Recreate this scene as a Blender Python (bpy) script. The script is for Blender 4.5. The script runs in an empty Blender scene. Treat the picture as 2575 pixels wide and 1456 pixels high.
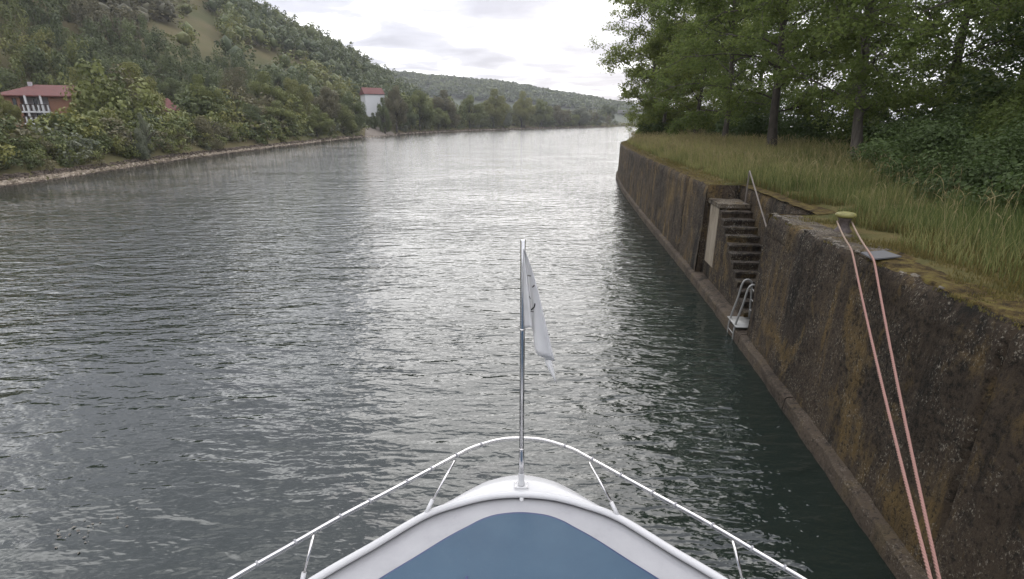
import bpy, math, random
import numpy as np
from mathutils import Vector

# ------------------------------------------------------------------ camera, sky, sun
R = math.radians
scn = bpy.context.scene
HAZE = .0002
CAMH, PITCH, FOC = 5.0, R(18.0), 1300.0            # metres, radians, pixels of a 2575 px wide frame
cam_d = bpy.data.cameras.new('camera'); cam = bpy.data.objects.new('camera', cam_d)
scn.collection.objects.link(cam); scn.camera = cam
cam.location = (0, 0, CAMH); cam.rotation_euler = (R(90) - PITCH, 0, 0)
cam_d.sensor_width = 36.0; cam_d.lens = FOC / 2575 * 36.0
cam_d.clip_start = 0.05; cam_d.clip_end = 9000

SUN_EL, SUN_AZ = R(24), R(13)                     # azimuth from +Y, negative = left
world = bpy.data.worlds.new('World'); scn.world = world; world.use_nodes = True
wn, wl = world.node_tree.nodes, world.node_tree.links
wn.clear()
def N(nodes, t, **kw):
    n = nodes.new(t)
    for k, v in kw.items(): setattr(n, k, v)
    return n
wo = N(wn, 'ShaderNodeOutputWorld'); wb = N(wn, 'ShaderNodeBackground'); wl.new(wb.outputs[0], wo.inputs[0])
sky = N(wn, 'ShaderNodeTexSky', sky_type='NISHITA', sun_disc=False, sun_elevation=SUN_EL, sun_rotation=SUN_AZ)
sm = N(wn, 'ShaderNodeVectorMath', operation='SCALE'); sm.inputs['Scale'].default_value = 0.10
wl.new(sky.outputs[0], sm.inputs[0])
tc = N(wn, 'ShaderNodeTexCoord'); sx = N(wn, 'ShaderNodeSeparateXYZ'); wl.new(tc.outputs['Generated'], sx.inputs[0])
zc = N(wn, 'ShaderNodeMath', operation='MAXIMUM'); zc.inputs[1].default_value = 0.0; wl.new(sx.outputs[2], zc.inputs[0])
za = N(wn, 'ShaderNodeMath', operation='ADD'); za.inputs[1].default_value = 0.075; wl.new(zc.outputs[0], za.inputs[0])
dx = N(wn, 'ShaderNodeMath', operation='DIVIDE'); wl.new(sx.outputs[0], dx.inputs[0]); wl.new(za.outputs[0], dx.inputs[1])
dy = N(wn, 'ShaderNodeMath', operation='DIVIDE'); wl.new(sx.outputs[1], dy.inputs[0]); wl.new(za.outputs[0], dy.inputs[1])
cx = N(wn, 'ShaderNodeCombineXYZ'); wl.new(dx.outputs[0], cx.inputs[0]); wl.new(dy.outputs[0], cx.inputs[1])
cn = N(wn, 'ShaderNodeTexNoise'); cn.inputs['Scale'].default_value = 1.5; cn.inputs['Detail'].default_value = 7
cn.inputs['Roughness'].default_value = 0.50; cn.inputs['Distortion'].default_value = 0.35; wl.new(cx.outputs[0], cn.inputs['Vector'])
cr = N(wn, 'ShaderNodeValToRGB'); e = cr.color_ramp.elements
e[0].position = 0.33; e[0].color = (0.23, 0.23, 0.262, 1); e[1].position = 0.60; e[1].color = (0.92, 0.92, 0.93, 1)
k = e.new(0.475); k.color = (0.30, 0.30, 0.333, 1); k = e.new(0.52); k.color = (0.45, 0.45, 0.47, 1)
wl.new(cn.outputs[0], cr.inputs[0])
cmx = N(wn, 'ShaderNodeMix', data_type='RGBA'); cmx.inputs[0].default_value = 0.97
wl.new(sm.outputs[0], cmx.inputs[6]); wl.new(cr.outputs[0], cmx.inputs[7])
zm = N(wn, 'ShaderNodeMath', operation='MULTIPLY_ADD'); wl.new(zc.outputs[0], zm.inputs[0]); zm.inputs[1].default_value = 0.95; zm.inputs[2].default_value = 0.98
wl.new(cmx.outputs[2], wb.inputs[0]); wl.new(zm.outputs[0], wb.inputs[1])
sun_d = bpy.data.lights.new('sun', 'SUN'); sun_d.energy = 0.5; sun_d.angle = R(58); sun_d.color = (1.0, 0.96, 0.90)
sun = bpy.data.objects.new('sun', sun_d); scn.collection.objects.link(sun)
sdir = Vector((math.sin(SUN_AZ) * math.cos(SUN_EL), math.cos(SUN_AZ) * math.cos(SUN_EL), math.sin(SUN_EL)))
sun.rotation_euler = sdir.to_track_quat('Z', 'Y').to_euler(); sun.location = (0, 0, 60)
vs = scn.view_settings
vs.view_transform = 'Standard'; vs.look = 'None'; vs.exposure = 1.42; vs.gamma = 1.0; vs.use_curve_mapping = False
scn.cycles.use_denoising = True
scn.cycles.max_bounces = 6; scn.cycles.transmission_bounces = 3; scn.cycles.diffuse_bounces = 3; scn.cycles.glossy_bounces = 3
scn.cycles.caustics_reflective = False; scn.cycles.caustics_refractive = False

# ------------------------------------------------------------------ helpers
COL = scn.collection
rng = np.random.default_rng(7); random.seed(7)
CP, SP = math.cos(PITCH), math.sin(PITCH)
def ray(px, py):
    u, v = (px - 1287.5) / FOC, (728 - py) / FOC
    return np.array([u, CP + v * SP, -SP + v * CP])
def at_t(px, py, t): return np.array([0, 0, CAMH]) + ray(px, py) * t
def at_z(px, py, z): d = ray(px, py); return at_t(px, py, (z - CAMH) / d[2])
def at_y(px, py, y): d = ray(px, py); return at_t(px, py, y / d[1])
def project(p):
    p = np.asarray(p, float) - np.array([0, 0, CAMH])
    f = p[..., 1] * CP - p[..., 2] * SP; up = p[..., 1] * SP + p[..., 2] * CP
    f = np.where(f > .01, f, .01)
    return 1287.5 + FOC * p[..., 0] / f, 728 - FOC * up / f

def make_mesh(name, verts, faces, mats, smooth=False, tint=None, mi=None):
    """faces: list of tuples, or an (M,k) array"""
    me = bpy.data.meshes.new(name)
    verts = np.asarray(verts, dtype=np.float32)
    if isinstance(faces, np.ndarray):
        M, k = faces.shape
        me.vertices.add(len(verts)); me.vertices.foreach_set('co', verts.ravel())
        me.loops.add(M * k); me.loops.foreach_set('vertex_index', faces.astype(np.int32).ravel())
        me.polygons.add(M); me.polygons.foreach_set('loop_start', np.arange(0, M * k, k, dtype=np.int32))
        me.update(calc_edges=True)
    else:
        me.from_pydata([tuple(map(float, v)) for v in verts], [], [tuple(int(i) for i in f) for f in faces]); me.update()
    for m in (mats if isinstance(mats, (list, tuple)) else [mats]): me.materials.append(m)
    if mi is not None: me.polygons.foreach_set('material_index', np.asarray(mi, dtype=np.int32))
    me.polygons.foreach_set('use_smooth', np.full(len(me.polygons), bool(smooth)))
    if tint is not None:
        a = me.attributes.new('tint', 'FLOAT', 'POINT'); a.data.foreach_set('value', np.asarray(tint, dtype=np.float32))
    return me
def link(name, me, parent=None, loc=None, rot=None, scale=None):
    o = bpy.data.objects.new(name, me); COL.objects.link(o)
    if parent is not None: o.parent = parent
    if loc is not None: o.location = [float(c) for c in loc]
    if rot is not None: o.rotation_euler = rot
    if scale is not None: o.scale = scale
    return o
def tag(o, label=None, cat=None, group=None, kind=None):
    if label: o['label'] = label
    if cat: o['category'] = cat
    if group: o['group'] = group
    if kind: o['kind'] = kind
    return o
def empty(name, loc=(0, 0, 0), rz=0):
    o = link(name, None, None, loc, (0, 0, rz)); o.empty_display_size = .2; return o

class MB:                                           # collects shapes for one mesh
    def __init__(s): s.v = []; s.f = []
    def add(s, vs, fs):
        b = len(s.v); s.v += [tuple(map(float, p)) for p in vs]; s.f += [tuple(i + b for i in f) for f in fs]; return s
    def box(s, x0, x1, y0, y1, z0, z1):
        return s.add([(x0, y0, z0), (x1, y0, z0), (x1, y1, z0), (x0, y1, z0), (x0, y0, z1), (x1, y0, z1), (x1, y1, z1), (x0, y1, z1)],
                     [(0, 3, 2, 1), (4, 5, 6, 7), (0, 1, 5, 4), (1, 2, 6, 5), (2, 3, 7, 6), (3, 0, 4, 7)])
    def prism(s, poly, z0, z1):
        n = len(poly)
        return s.add([(x, y, z0) for x, y in poly] + [(x, y, z1) for x, y in poly],
                     [tuple(range(n))[::-1], tuple(range(n, 2 * n))] + [(i, (i + 1) % n, n + (i + 1) % n, n + i) for i in range(n)])
    def tube(s, pts, rad, k=8, caps=True):
        pts = np.asarray(pts, float); n = len(pts)
        rad = np.full(n, rad) if np.isscalar(rad) else np.asarray(rad, float)
        tg = np.gradient(pts, axis=0); tg /= np.linalg.norm(tg, axis=1)[:, None] + 1e-9
        ref = np.array([0, 0, 1.]) if abs(tg[0][2]) < .9 else np.array([1., 0, 0])
        a = np.cross(tg[0], ref); a /= np.linalg.norm(a); vs = []
        for i in range(n):
            a = a - tg[i] * np.dot(a, tg[i]); a /= np.linalg.norm(a) + 1e-9; b = np.cross(tg[i], a)
            for j in range(k):
                w = 2 * math.pi * j / k; vs.append(pts[i] + rad[i] * (math.cos(w) * a + math.sin(w) * b))
        fs = [(i * k + j, i * k + (j + 1) % k, (i + 1) * k + (j + 1) % k, (i + 1) * k + j) for i in range(n - 1) for j in range(k)]
        if caps: fs += [tuple(range(k))[::-1], tuple(range((n - 1) * k, n * k))]
        return s.add(vs, fs)
    def lathe(s, prof, c=(0, 0, 0), k=24):
        vs = [(c[0] + r * math.cos(2 * math.pi * j / k), c[1] + r * math.sin(2 * math.pi * j / k), c[2] + z) for r, z in prof for j in range(k)]
        n = len(prof)
        return s.add(vs, [(i * k + j, i * k + (j + 1) % k, (i + 1) * k + (j + 1) % k, (i + 1) * k + j) for i in range(n - 1) for j in range(k)]
                     + [tuple(range(k))[::-1], tuple(range((n - 1) * k, n * k))])
    def build(s, name, mat, parent=None, smooth=False, bevel=0, loc=None):
        o = link(name, make_mesh(name, s.v, s.f, mat, smooth), parent, loc)
        if bevel:
            m = o.modifiers.new('bevel', 'BEVEL'); m.width = bevel; m.segments = 2; m.limit_method = 'ANGLE'
        return o

def hashn(i, j, k, seed):
    n = (i * 374761393 + j * 668265263 + k * 2147483647 + seed * 974634777) & 0xffffffff
    n = ((n ^ (n >> 13)) * 1274126177) & 0xffffffff
    return ((n ^ (n >> 16)) & 0xffff) / 65535.0
def vnoise(p, seed=0):                              # value noise, vectorised, 0..1
    p = np.asarray(p, float); i = np.floor(p).astype(np.int64); f = p - i; f = f * f * (3 - 2 * f); out = 0
    for a in (0, 1):
        for b in (0, 1):
            for c in (0, 1):
                w = (f[..., 0] if a else 1 - f[..., 0]) * (f[..., 1] if b else 1 - f[..., 1]) * (f[..., 2] if c else 1 - f[..., 2])
                out = out + w * hashn(i[..., 0] + a, i[..., 1] + b, i[..., 2] + c, seed)
    return out
def fbm(p, octv=4, seed=0, gain=.5):
    p = np.asarray(p, float); s = 0; a = 1; t = 0
    for o in range(octv):
        s = s + a * vnoise(p * 2 ** o, seed + o); t += a; a *= gain
    return s / t
def cr_spline(pts, n):                              # Catmull-Rom through pts
    p = np.asarray(pts, float); p = np.vstack([2 * p[0] - p[1], p, 2 * p[-1] - p[-2]]); out = []
    for i in range(1, len(p) - 2):
        for t in np.linspace(0, 1, n, endpoint=False):
            a, b, c, d = p[i - 1:i + 3]
            out.append(.5 * (2 * b + (c - a) * t + (2 * a - 5 * b + 4 * c - d) * t * t + (3 * b - a - 3 * c + d) * t ** 3))
    out.append(p[-2]); return np.array(out)
def grid_faces(a, b):
    i = np.arange(a * b).reshape(a, b)
    return np.stack([i[:-1, :-1], i[1:, :-1], i[1:, 1:], i[:-1, 1:]], -1).reshape(-1, 4)
def sstep(a, b, x): t = np.clip((x - a) / (b - a), 0, 1); return t * t * (3 - 2 * t)

# ------------------------------------------------------------------ materials
def mat(name, col, rough=.6, metal=0.0, spec=.5):
    m = bpy.data.materials.new(name); m.use_nodes = True; p = m.node_tree.nodes['Principled BSDF']
    p.inputs['Base Color'].default_value = (*col, 1); p.inputs['Roughness'].default_value = rough
    p.inputs['Metallic'].default_value = metal; p.inputs['Specular IOR Level'].default_value = spec
    return m
def nt(m): return m.node_tree.nodes, m.node_tree.links, m.node_tree.nodes['Principled BSDF']
def noise(n, l, scale, detail=4, rough=.55, stretch=(1, 1, 1), coord=None, dist=0.0):
    if coord is None:
        g = N(n, 'ShaderNodeNewGeometry'); coord = g.outputs['Position']
    mp = N(n, 'ShaderNodeMapping'); mp.inputs['Scale'].default_value = stretch; l.new(coord, mp.inputs['Vector'])
    t = N(n, 'ShaderNodeTexNoise'); t.inputs['Scale'].default_value = scale; t.inputs['Detail'].default_value = detail
    t.inputs['Roughness'].default_value = rough; t.inputs['Distortion'].default_value = dist; l.new(mp.outputs[0], t.inputs['Vector'])
    return t.outputs[0]
def ramp(n, l, fac, stops):
    r = N(n, 'ShaderNodeValToRGB'); e = r.color_ramp.elements
    while len(e) > 1: e.remove(e[-1])
    e[0].position, e[0].color = stops[0][0], (*stops[0][1], 1)
    for p, c in stops[1:]:
        q = e.new(p); q.color = (*c, 1)
    l.new(fac, r.inputs[0]); return r.outputs[0]
def mix(n, l, fac, a, b, mode='MIX'):
    m = N(n, 'ShaderNodeMix', data_type='RGBA', blend_type=mode)
    for s, v in ((0, fac), (6, a), (7, b)):
        if isinstance(v, bpy.types.NodeSocket): l.new(v, m.inputs[s])
        else: m.inputs[s].default_value = v if s == 0 else (*v, 1)
    return m.outputs[2]
def math_n(n, l, op, a, b=0.0):
    m = N(n, 'ShaderNodeMath', operation=op)
    for s, v in ((0, a), (1, b)):
        if isinstance(v, bpy.types.NodeSocket): l.new(v, m.inputs[s])
        else: m.inputs[s].default_value = v
    return m.outputs[0]
def bump(n, l, p, h, strength, dist):
    b = N(n, 'ShaderNodeBump'); b.inputs['Strength'].default_value = strength; b.inputs['Distance'].default_value = dist
    l.new(h, b.inputs['Height']); l.new(b.outputs[0], p.inputs['Normal']); return b
def foliage(name, dark, light, trans=.35, rough=.55):
    m = bpy.data.materials.new(name); m.use_nodes = True; n, l, p = nt(m)
    at = N(n, 'ShaderNodeAttribute'); at.attribute_name = 'tint'
    oi = N(n, 'ShaderNodeObjectInfo')
    f = math_n(n, l, 'ADD', at.outputs['Fac'], math_n(n, l, 'MULTIPLY', math_n(n, l, 'SUBTRACT', oi.outputs['Random'], .5), .25))
    c = ramp(n, l, f, [(0.0, dark), (1.0, light)])
    l.new(c, p.inputs['Base Color']); p.inputs['Roughness'].default_value = rough; p.inputs['Specular IOR Level'].default_value = .25
    tr = N(n, 'ShaderNodeBsdfTranslucent'); l.new(c, tr.inputs[0])
    ms = N(n, 'ShaderNodeMixShader'); ms.inputs[0].default_value = trans
    l.new(p.outputs[0], ms.inputs[1]); l.new(tr.outputs[0], ms.inputs[2]); l.new(ms.outputs[0], n['Material Output'].inputs[0])
    return m
M = {}
M['leaf_green'] = foliage('leaf_green', (.072, .090, .028), (.190, .205, .068), .22)
M['leaf_yellow'] = foliage('leaf_yellow', (.090, .102, .028), (.225, .222, .072), .22)
M['leaf_dark'] = foliage('leaf_dark', (.050, .068, .029), (.130, .152, .060), .22)
M['leaf_olive'] = foliage('leaf_olive', (.070, .068, .038), (.160, .146, .078), .22)
M['leaf_silver'] = foliage('leaf_silver', (.080, .095, .062), (.210, .220, .150), .22)
M['leaf_far'] = foliage('leaf_far', (.036, .054, .028), (.088, .108, .052), .22)
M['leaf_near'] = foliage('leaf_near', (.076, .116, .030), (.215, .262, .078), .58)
M['leaf_bright'] = foliage('leaf_bright', (.095, .130, .030), (.270, .305, .088), .6)  # lighter, yellower near leaves; sunlit look put into the colour
M['leaf_shade'] = foliage('leaf_shade', (.030, .052, .017), (.096, .136, .044), .45)  # darker near leaves; shade of the wood put into the colour
M['grass'] = foliage('grass_blades', (.068, .102, .031), (.350, .325, .140), .45)
M['grass_edge'] = foliage('grass_edge', (.085, .080, .026), (.230, .180, .070), .35)

def bark_mat(name, a, b):
    m = mat(name, a, .9); n, l, p = nt(m)
    t = noise(n, l, 9, 5, .6, (1, 1, .25)); l.new(ramp(n, l, t, [(.3, a), (.7, b)]), p.inputs['Base Color'])
    bump(n, l, p, t, .8, .03); return m
M['bark'] = bark_mat('bark_grey', (.045, .038, .031), (.135, .120, .102))
M['bark_dark'] = bark_mat('bark_dark', (.025, .021, .017), (.08, .068, .055))

def concrete_mat(name, base, dark, ochre, pale, hstain=True, moss=.0):
    m = mat(name, base, .93, 0, .2); n, l, p = nt(m)
    big = noise(n, l, .55, 5, .6, (1, 1, .8)); streak = noise(n, l, 1.7, 6, .65, (1, 1, .13), dist=.25)
    fine = noise(n, l, 14, 6, .75); grit = noise(n, l, 34, 4, .75, (1, 1, .7))
    c = ramp(n, l, streak, [(.38, dark), (.47, base), (.54, base), (.63, ochre)])
    c = mix(n, l, ramp(n, l, big, [(.44, (0, 0, 0)), (.58, (1, 1, 1))]), c, mix(n, l, ramp(n, l, fine, [(.4, (0, 0, 0)), (.6, (1, 1, 1))]), dark, base))
    c = mix(n, l, ramp(n, l, noise(n, l, 1.1, 6, .7, (1, 1, .55), dist=.4), [(.54, (0, 0, 0)), (.64, (.8, .8, .8))]), c, ochre)
    c = mix(n, l, ramp(n, l, fine, [(.38, (.85, .85, .85)), (.48, (0, 0, 0))]), c, dark)
    sp = ramp(n, l, grit, [(.56, (0, 0, 0)), (.64, (1, 1, 1))])
    spm = math_n(n, l, 'MULTIPLY', sp, ramp(n, l, noise(n, l, 2.3, 4, .6), [(.45, (0, 0, 0)), (.58, (.85, .85, .85))]))
    c = mix(n, l, spm, c, pale)
    l.new(c, p.inputs['Base Color'])
    h = math_n(n, l, 'ADD', fine, math_n(n, l, 'MULTIPLY', grit, .5)); bump(n, l, p, h, 1.0, .05); return m
M['wall'] = concrete_mat('stained_concrete', (.060, .045, .031), (.011, .010, .008), (.135, .092, .036), (.27, .245, .20))
M['ledge'] = concrete_mat('wet_brown_concrete', (.088, .069, .052), (.030, .025, .020), (.110, .085, .052), (.24, .21, .17))
M['coping'] = concrete_mat('lichen_concrete', (.120, .100, .075), (.030, .024, .018), (.105, .074, .028), (.46, .44, .40))
M['step'] = concrete_mat('step_concrete', (.075, .062, .050), (.020, .017, .014), (.105, .085, .045), (.30, .29, .26))
M['crust'] = concrete_mat('lichen_crust', (.20, .18, .15), (.05, .042, .034), (.15, .12, .06), (.40, .38, .34))
m = mat('pale_plaster', (.24, .205, .155), .9); n, l, p = nt(m); t = noise(n, l, 5, 5, .65, (1, 1, .3))
l.new(ramp(n, l, t, [(.28, (.09, .072, .05)), (.45, (.22, .185, .135)), (.75, (.30, .265, .21))]), p.inputs['Base Color']); bump(n, l, p, t, .5, .02); M['plaster'] = m

m = mat('bank_soil', (.08, .07, .04), .95, 0, .1); n, l, p = nt(m); t = noise(n, l, 1.5, 6, .65); t2 = noise(n, l, 18, 4, .7)
c = ramp(n, l, t, [(.35, (.055, .062, .020)), (.52, (.105, .092, .034)), (.68, (.150, .108, .048))])
l.new(mix(n, l, math_n(n, l, 'MULTIPLY', t2, .6), c, (.05, .042, .022)), p.inputs['Base Color']); bump(n, l, p, t2, .9, .05); M['soil'] = m
m = mat('moss', (.10, .075, .02), .95, 0, .1); n, l, p = nt(m); t = noise(n, l, 6, 6, .7); t2 = noise(n, l, 45, 4, .7)
c = ramp(n, l, t, [(.36, (.022, .017, .010)), (.50, (.070, .050, .020)), (.62, (.115, .095, .030))])
l.new(c, p.inputs['Base Color']); bump(n, l, p, t2, .9, .03); M['moss'] = m
m = mat('hill_meadow', (.12, .10, .05), .95, 0, .1); n, l, p = nt(m); t = noise(n, l, .035, 6, .6, (1, 1, 1)); t2 = noise(n, l, .5, 5, .7)
c = ramp(n, l, t, [(.36, (.060, .062, .028)), (.52, (.098, .084, .044)), (.66, (.122, .095, .056))])
l.new(mix(n, l, math_n(n, l, 'MULTIPLY', t2, .5), c, (.07, .075, .03)), p.inputs['Base Color']); M['meadow'] = m
M['ridge'] = mat('ridge_ground', (.05, .06, .035), .95)
m = mat('riprap', (.3, .26, .2), .95, 0, .15); n, l, p = nt(m)
at = N(n, 'ShaderNodeAttribute'); at.attribute_name = 'tint'
c = ramp(n, l, at.outputs['Fac'], [(0, (.045, .038, .032)), (.45, (.13, .105, .085)), (.7, (.27, .225, .175)), (1, (.40, .35, .29))])
l.new(c, p.inputs['Base Color']); M['stone'] = m
m = mat('gravel', (.27, .23, .19), .95, 0, .15); n, l, p = nt(m); t = noise(n, l, 1.2, 6, .75)
l.new(ramp(n, l, t, [(.3, (.10, .085, .07)), (.7, (.19, .165, .14))]), p.inputs['Base Color']); M['gravel'] = m

# water
m = mat('river_water', (.011, .017, .014), .025, 0, .5); n, l, p = nt(m); p.inputs['IOR'].default_value = 1.6
g = N(n, 'ShaderNodeNewGeometry'); pos = g.outputs['Position']
def slope(scale, detail, stretch, amp, dist, mask=None, off=(0, 0, 0)):
    eps = .10 / scale; hs = []
    for d_ in ((0, 0, 0), (eps / stretch[0], 0, 0), (0, eps / stretch[1], 0)):
        ad = N(n, 'ShaderNodeVectorMath', operation='ADD'); l.new(pos, ad.inputs[0]); ad.inputs[1].default_value = tuple(d_[i] + off[i] for i in range(3))
        mp = N(n, 'ShaderNodeMapping'); mp.inputs['Scale'].default_value = stretch; mp.inputs['Rotation'].default_value = (0, 0, 0); l.new(ad.outputs[0], mp.inputs['Vector'])
        t = N(n, 'ShaderNodeTexNoise'); t.inputs['Scale'].default_value = scale; t.inputs['Detail'].default_value = detail
        t.inputs['Roughness'].default_value = .45; t.inputs['Distortion'].default_value = dist; l.new(mp.outputs[0], t.inputs['Vector']); hs.append(t.outputs[0])
    gx = math_n(n, l, 'MULTIPLY', math_n(n, l, 'SUBTRACT', hs[0], hs[1]), amp * stretch[0] / eps)
    gy = math_n(n, l, 'MULTIPLY', math_n(n, l, 'SUBTRACT', hs[0], hs[2]), amp * stretch[1] / eps)
    cb = N(n, 'ShaderNodeCombineXYZ'); l.new(gx, cb.inputs[0]); l.new(gy, cb.inputs[1])
    if mask is None: return cb.outputs[0]
    c_ = N(n, 'ShaderNodeVectorMath', operation='SCALE'); l.new(cb.outputs[0], c_.inputs[0]); l.new(mask, c_.inputs['Scale']); return c_.outputs[0]
def vadd(a_, b_):
    m_ = N(n, 'ShaderNodeVectorMath', operation='ADD'); l.new(a_, m_.inputs[0]); l.new(b_, m_.inputs[1]); return m_.outputs[0]
calm = ramp(n, l, noise(n, l, .14, 3, .5, (.8, 1.1, 1), pos), [(.38, (.55, .55, .55)), (.58, (1, 1, 1))])
dv = N(n, 'ShaderNodeVectorMath', operation='DISTANCE'); l.new(pos, dv.inputs[0]); dv.inputs[1].default_value = (-5.0, 5.5, 0)   # sheltered water beside the hull
lee = N(n, 'ShaderNodeMapRange'); lee.interpolation_type = 'SMOOTHSTEP'; l.new(dv.outputs['Value'], lee.inputs[0])
lee.inputs[1].default_value = 1.5; lee.inputs[2].default_value = 6.5; lee.inputs[3].default_value = .55; lee.inputs[4].default_value = 1.0
calm = math_n(n, l, 'MULTIPLY', calm, lee.outputs[0])
sl = slope(.85, 2, (.55, 1.2, 1), .075, .6)
sl = vadd(sl, slope(2.1, 2, (.42, 1.25, 1), .086, .7, calm))
sl = vadd(sl, slope(5.2, 2, (.45, 1.2, 1), .044, .5, calm, (3, 7, 0)))
sl = vadd(sl, slope(13, 1, (.6, 1.1, 1), .012, .3, calm, (9, 2, 0)))
one = N(n, 'ShaderNodeVectorMath', operation='ADD'); l.new(sl, one.inputs[0]); one.inputs[1].default_value = (0, 0, 1)
nrm_ = N(n, 'ShaderNodeVectorMath', operation='NORMALIZE'); l.new(one.outputs[0], nrm_.inputs[0]); l.new(nrm_.outputs[0], p.inputs['Normal'])
M['water'] = m

# boat and small things
m = mat('white_gelcoat', (.62, .62, .645), .32, 0, .5); n, l, p = nt(m); t = noise(n, l, 7, 5, .7)
l.new(ramp(n, l, t, [(.3, (.49, .49, .495)), (.7, (.53, .53, .53))]), p.inputs['Base Color']); M['gelcoat'] = m
m = mat('grey_deck', (.52, .52, .56), .55, 0, .4); n, l, p = nt(m); t = noise(n, l, 90, 3, .7); t2 = noise(n, l, 3, 5, .7)
l.new(ramp(n, l, t2, [(.3, (.25, .25, .257)), (.42, (.285, .285, .295)), (.7, (.315, .315, .325))]), p.inputs['Base Color']); bump(n, l, p, t, .35, .004); M['deck'] = m
m = mat('blue_cover', (.035, .115, .215), .42, 0, .35); n, l, p = nt(m); t = noise(n, l, 240, 2, .6); t2 = noise(n, l, 2.2, 5, .7)
c = ramp(n, l, t2, [(.3, (.020, .052, .092)), (.7, (.030, .068, .110))])
sp = ramp(n, l, noise(n, l, 60, 2, .5), [(.76, (0, 0, 0)), (.79, (.5, .5, .5))])
l.new(mix(n, l, sp, c, (.3, .36, .4)), p.inputs['Base Color']); bump(n, l, p, t, .5, .004); M['blue'] = m
M['navy'] = mat('navy_edge', (.016, .030, .095), .45)
M['chrome'] = mat('polished_steel', (.62, .62, .63), .14, 1.0)
M['rail_steel'] = mat('rail_steel', (.72, .70, .69), .25, 1.0)
M['galv'] = mat('galvanised_steel', (.24, .24, .23), .5, .4)
M['rust_rail'] = mat('weathered_pipe', (.15, .13, .112), .6, .3)
M['plate'] = mat('grey_sheet', (.085, .085, .088), .7, .1)
m = mat('yellow_paint', (.36, .33, .045), .6); n, l, p = nt(m); t = noise(n, l, 16, 5, .7)
l.new(ramp(n, l, t, [(.32, (.06, .05, .026)), (.46, (.15, .14, .038)), (.75, (.21, .20, .06))]), p.inputs['Base Color']); M['yellow'] = m
m = mat('bollard_iron', (.07, .058, .055), .65, .2); n, l, p = nt(m); t = noise(n, l, 14, 5, .7)
l.new(ramp(n, l, t, [(.3, (.045, .036, .034)), (.7, (.12, .095, .085))]), p.inputs['Base Color']); M['iron'] = m
m = mat('mooring_line', (.5, .2, .16), .85); n, l, p = nt(m)
g = N(n, 'ShaderNodeNewGeometry'); s_ = N(n, 'ShaderNodeSeparateXYZ'); l.new(g.outputs['Position'], s_.inputs[0])
mr = N(n, 'ShaderNodeMapRange'); mr.inputs[1].default_value = 6.0; mr.inputs[2].default_value = 8.6; l.new(s_.outputs[1], mr.inputs[0])
f = math_n(n, l, 'ADD', mr.outputs[0], math_n(n, l, 'MULTIPLY', math_n(n, l, 'SUBTRACT', noise(n, l, 8, 4, .6), .5), .6))
c = ramp(n, l, f, [(.2, (.27, .155, .132)), (.75, (.22, .19, .14))])
l.new(mix(n, l, math_n(n, l, 'MULTIPLY', noise(n, l, 60, 3, .7), .5), c, (.30, .15, .12)), p.inputs['Base Color']); M['rope'] = m
m = bpy.data.materials.new('flag_cloth'); m.use_nodes = True; n, l, p = nt(m)
p.inputs['Base Color'].default_value = (.80, .80, .81, 1); p.inputs['Roughness'].default_value = .8
tr = N(n, 'ShaderNodeBsdfTranslucent'); tr.inputs[0].default_value = (.86, .86, .86, 1); ms = N(n, 'ShaderNodeMixShader'); ms.inputs[0].default_value = .62
l.new(p.outputs[0], ms.inputs[1]); l.new(tr.outputs[0], ms.inputs[2]); l.new(ms.outputs[0], n['Material Output'].inputs[0]); M['cloth'] = m
M['black'] = mat('black_print', (.02, .02, .022), .8)
m = mat('red_tiles', (.12, .03, .025), .8); n, l, p = nt(m); t = noise(n, l, 1.5, 5, .7)
l.new(ramp(n, l, t, [(.3, (.068, .020, .018)), (.7, (.118, .033, .027))]), p.inputs['Base Color']); M['tiles'] = m
M['salmon'] = mat('salmon_render', (.22, .115, .078), .9)
M['white'] = mat('white_render', (.50, .51, .52), .9)
M['lilac'] = mat('pale_render', (.34, .32, .34), .9)
M['wood'] = mat('dark_wood', (.035, .025, .02), .8)
M['glass'] = mat('window_glass', (.02, .024, .03), .08)
M['conc'] = mat('bridge_concrete', (.20, .20, .19), .9)
M['rock'] = mat('pale_rock', (.34, .31, .28), .95)
m = mat('leaf_litter', (.080, .068, .052), .2); M['litter'] = m
M['foam'] = mat('pale_flakes', (.22, .20, .17), .9)

# ------------------------------------------------------------------ water and base ground
o = link('river_water', make_mesh('river_water', [(-400, -80, 0), (1500, -80, 0), (1500, 1600, 0), (-400, 1600, 0)], [(0, 1, 2, 3)], M['water']))
tag(o, kind='structure')
o = link('ground', make_mesh('ground', [(-6000, -6000, -3.5), (6000, -6000, -3.5), (6000, 6000, -3.5), (-6000, 6000, -3.5)], [(0, 1, 2, 3)], M['ridge']))
tag(o, kind='structure')

# ------------------------------------------------------------------ far bank and hill
SH = np.array([(-40, -60), (-40, 10), (-41, 42), (-42.6, 55), (-46, 79), (-48, 120), (-48.5, 181), (-36, 262), (3.5, 372), (60, 465), (130, 585), (280, 760), (600, 900)], float)
shc = cr_spline(SH, 24)
sh_th = np.arctan2(shc[:, 0], shc[:, 1]); sh_r = np.hypot(shc[:, 0], shc[:, 1])
_o = np.argsort(sh_th); sh_th, sh_r = sh_th[_o], sh_r[_o]
def r_shore(th): return np.interp(th, sh_th, sh_r)
CT = np.radians([-110, -75, -50, -40, -30, -24.5, -20, -16, -13.2, -11.5, -9.5, -7, 0, 30])
CE = np.array([.33, .32, .30, .27, .215, .181, .153, .124, .094, .078, .052, .026, .009, .006])
CR = np.array([230, 235, 260, 285, 320, 345, 370, 395, 415, 430, 445, 470, 640, 1000.])
def foot_w(th): return np.interp(th, np.radians([-60, -38, -28, -20, -8]), [78, 74, 55, 46, 40])
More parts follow.
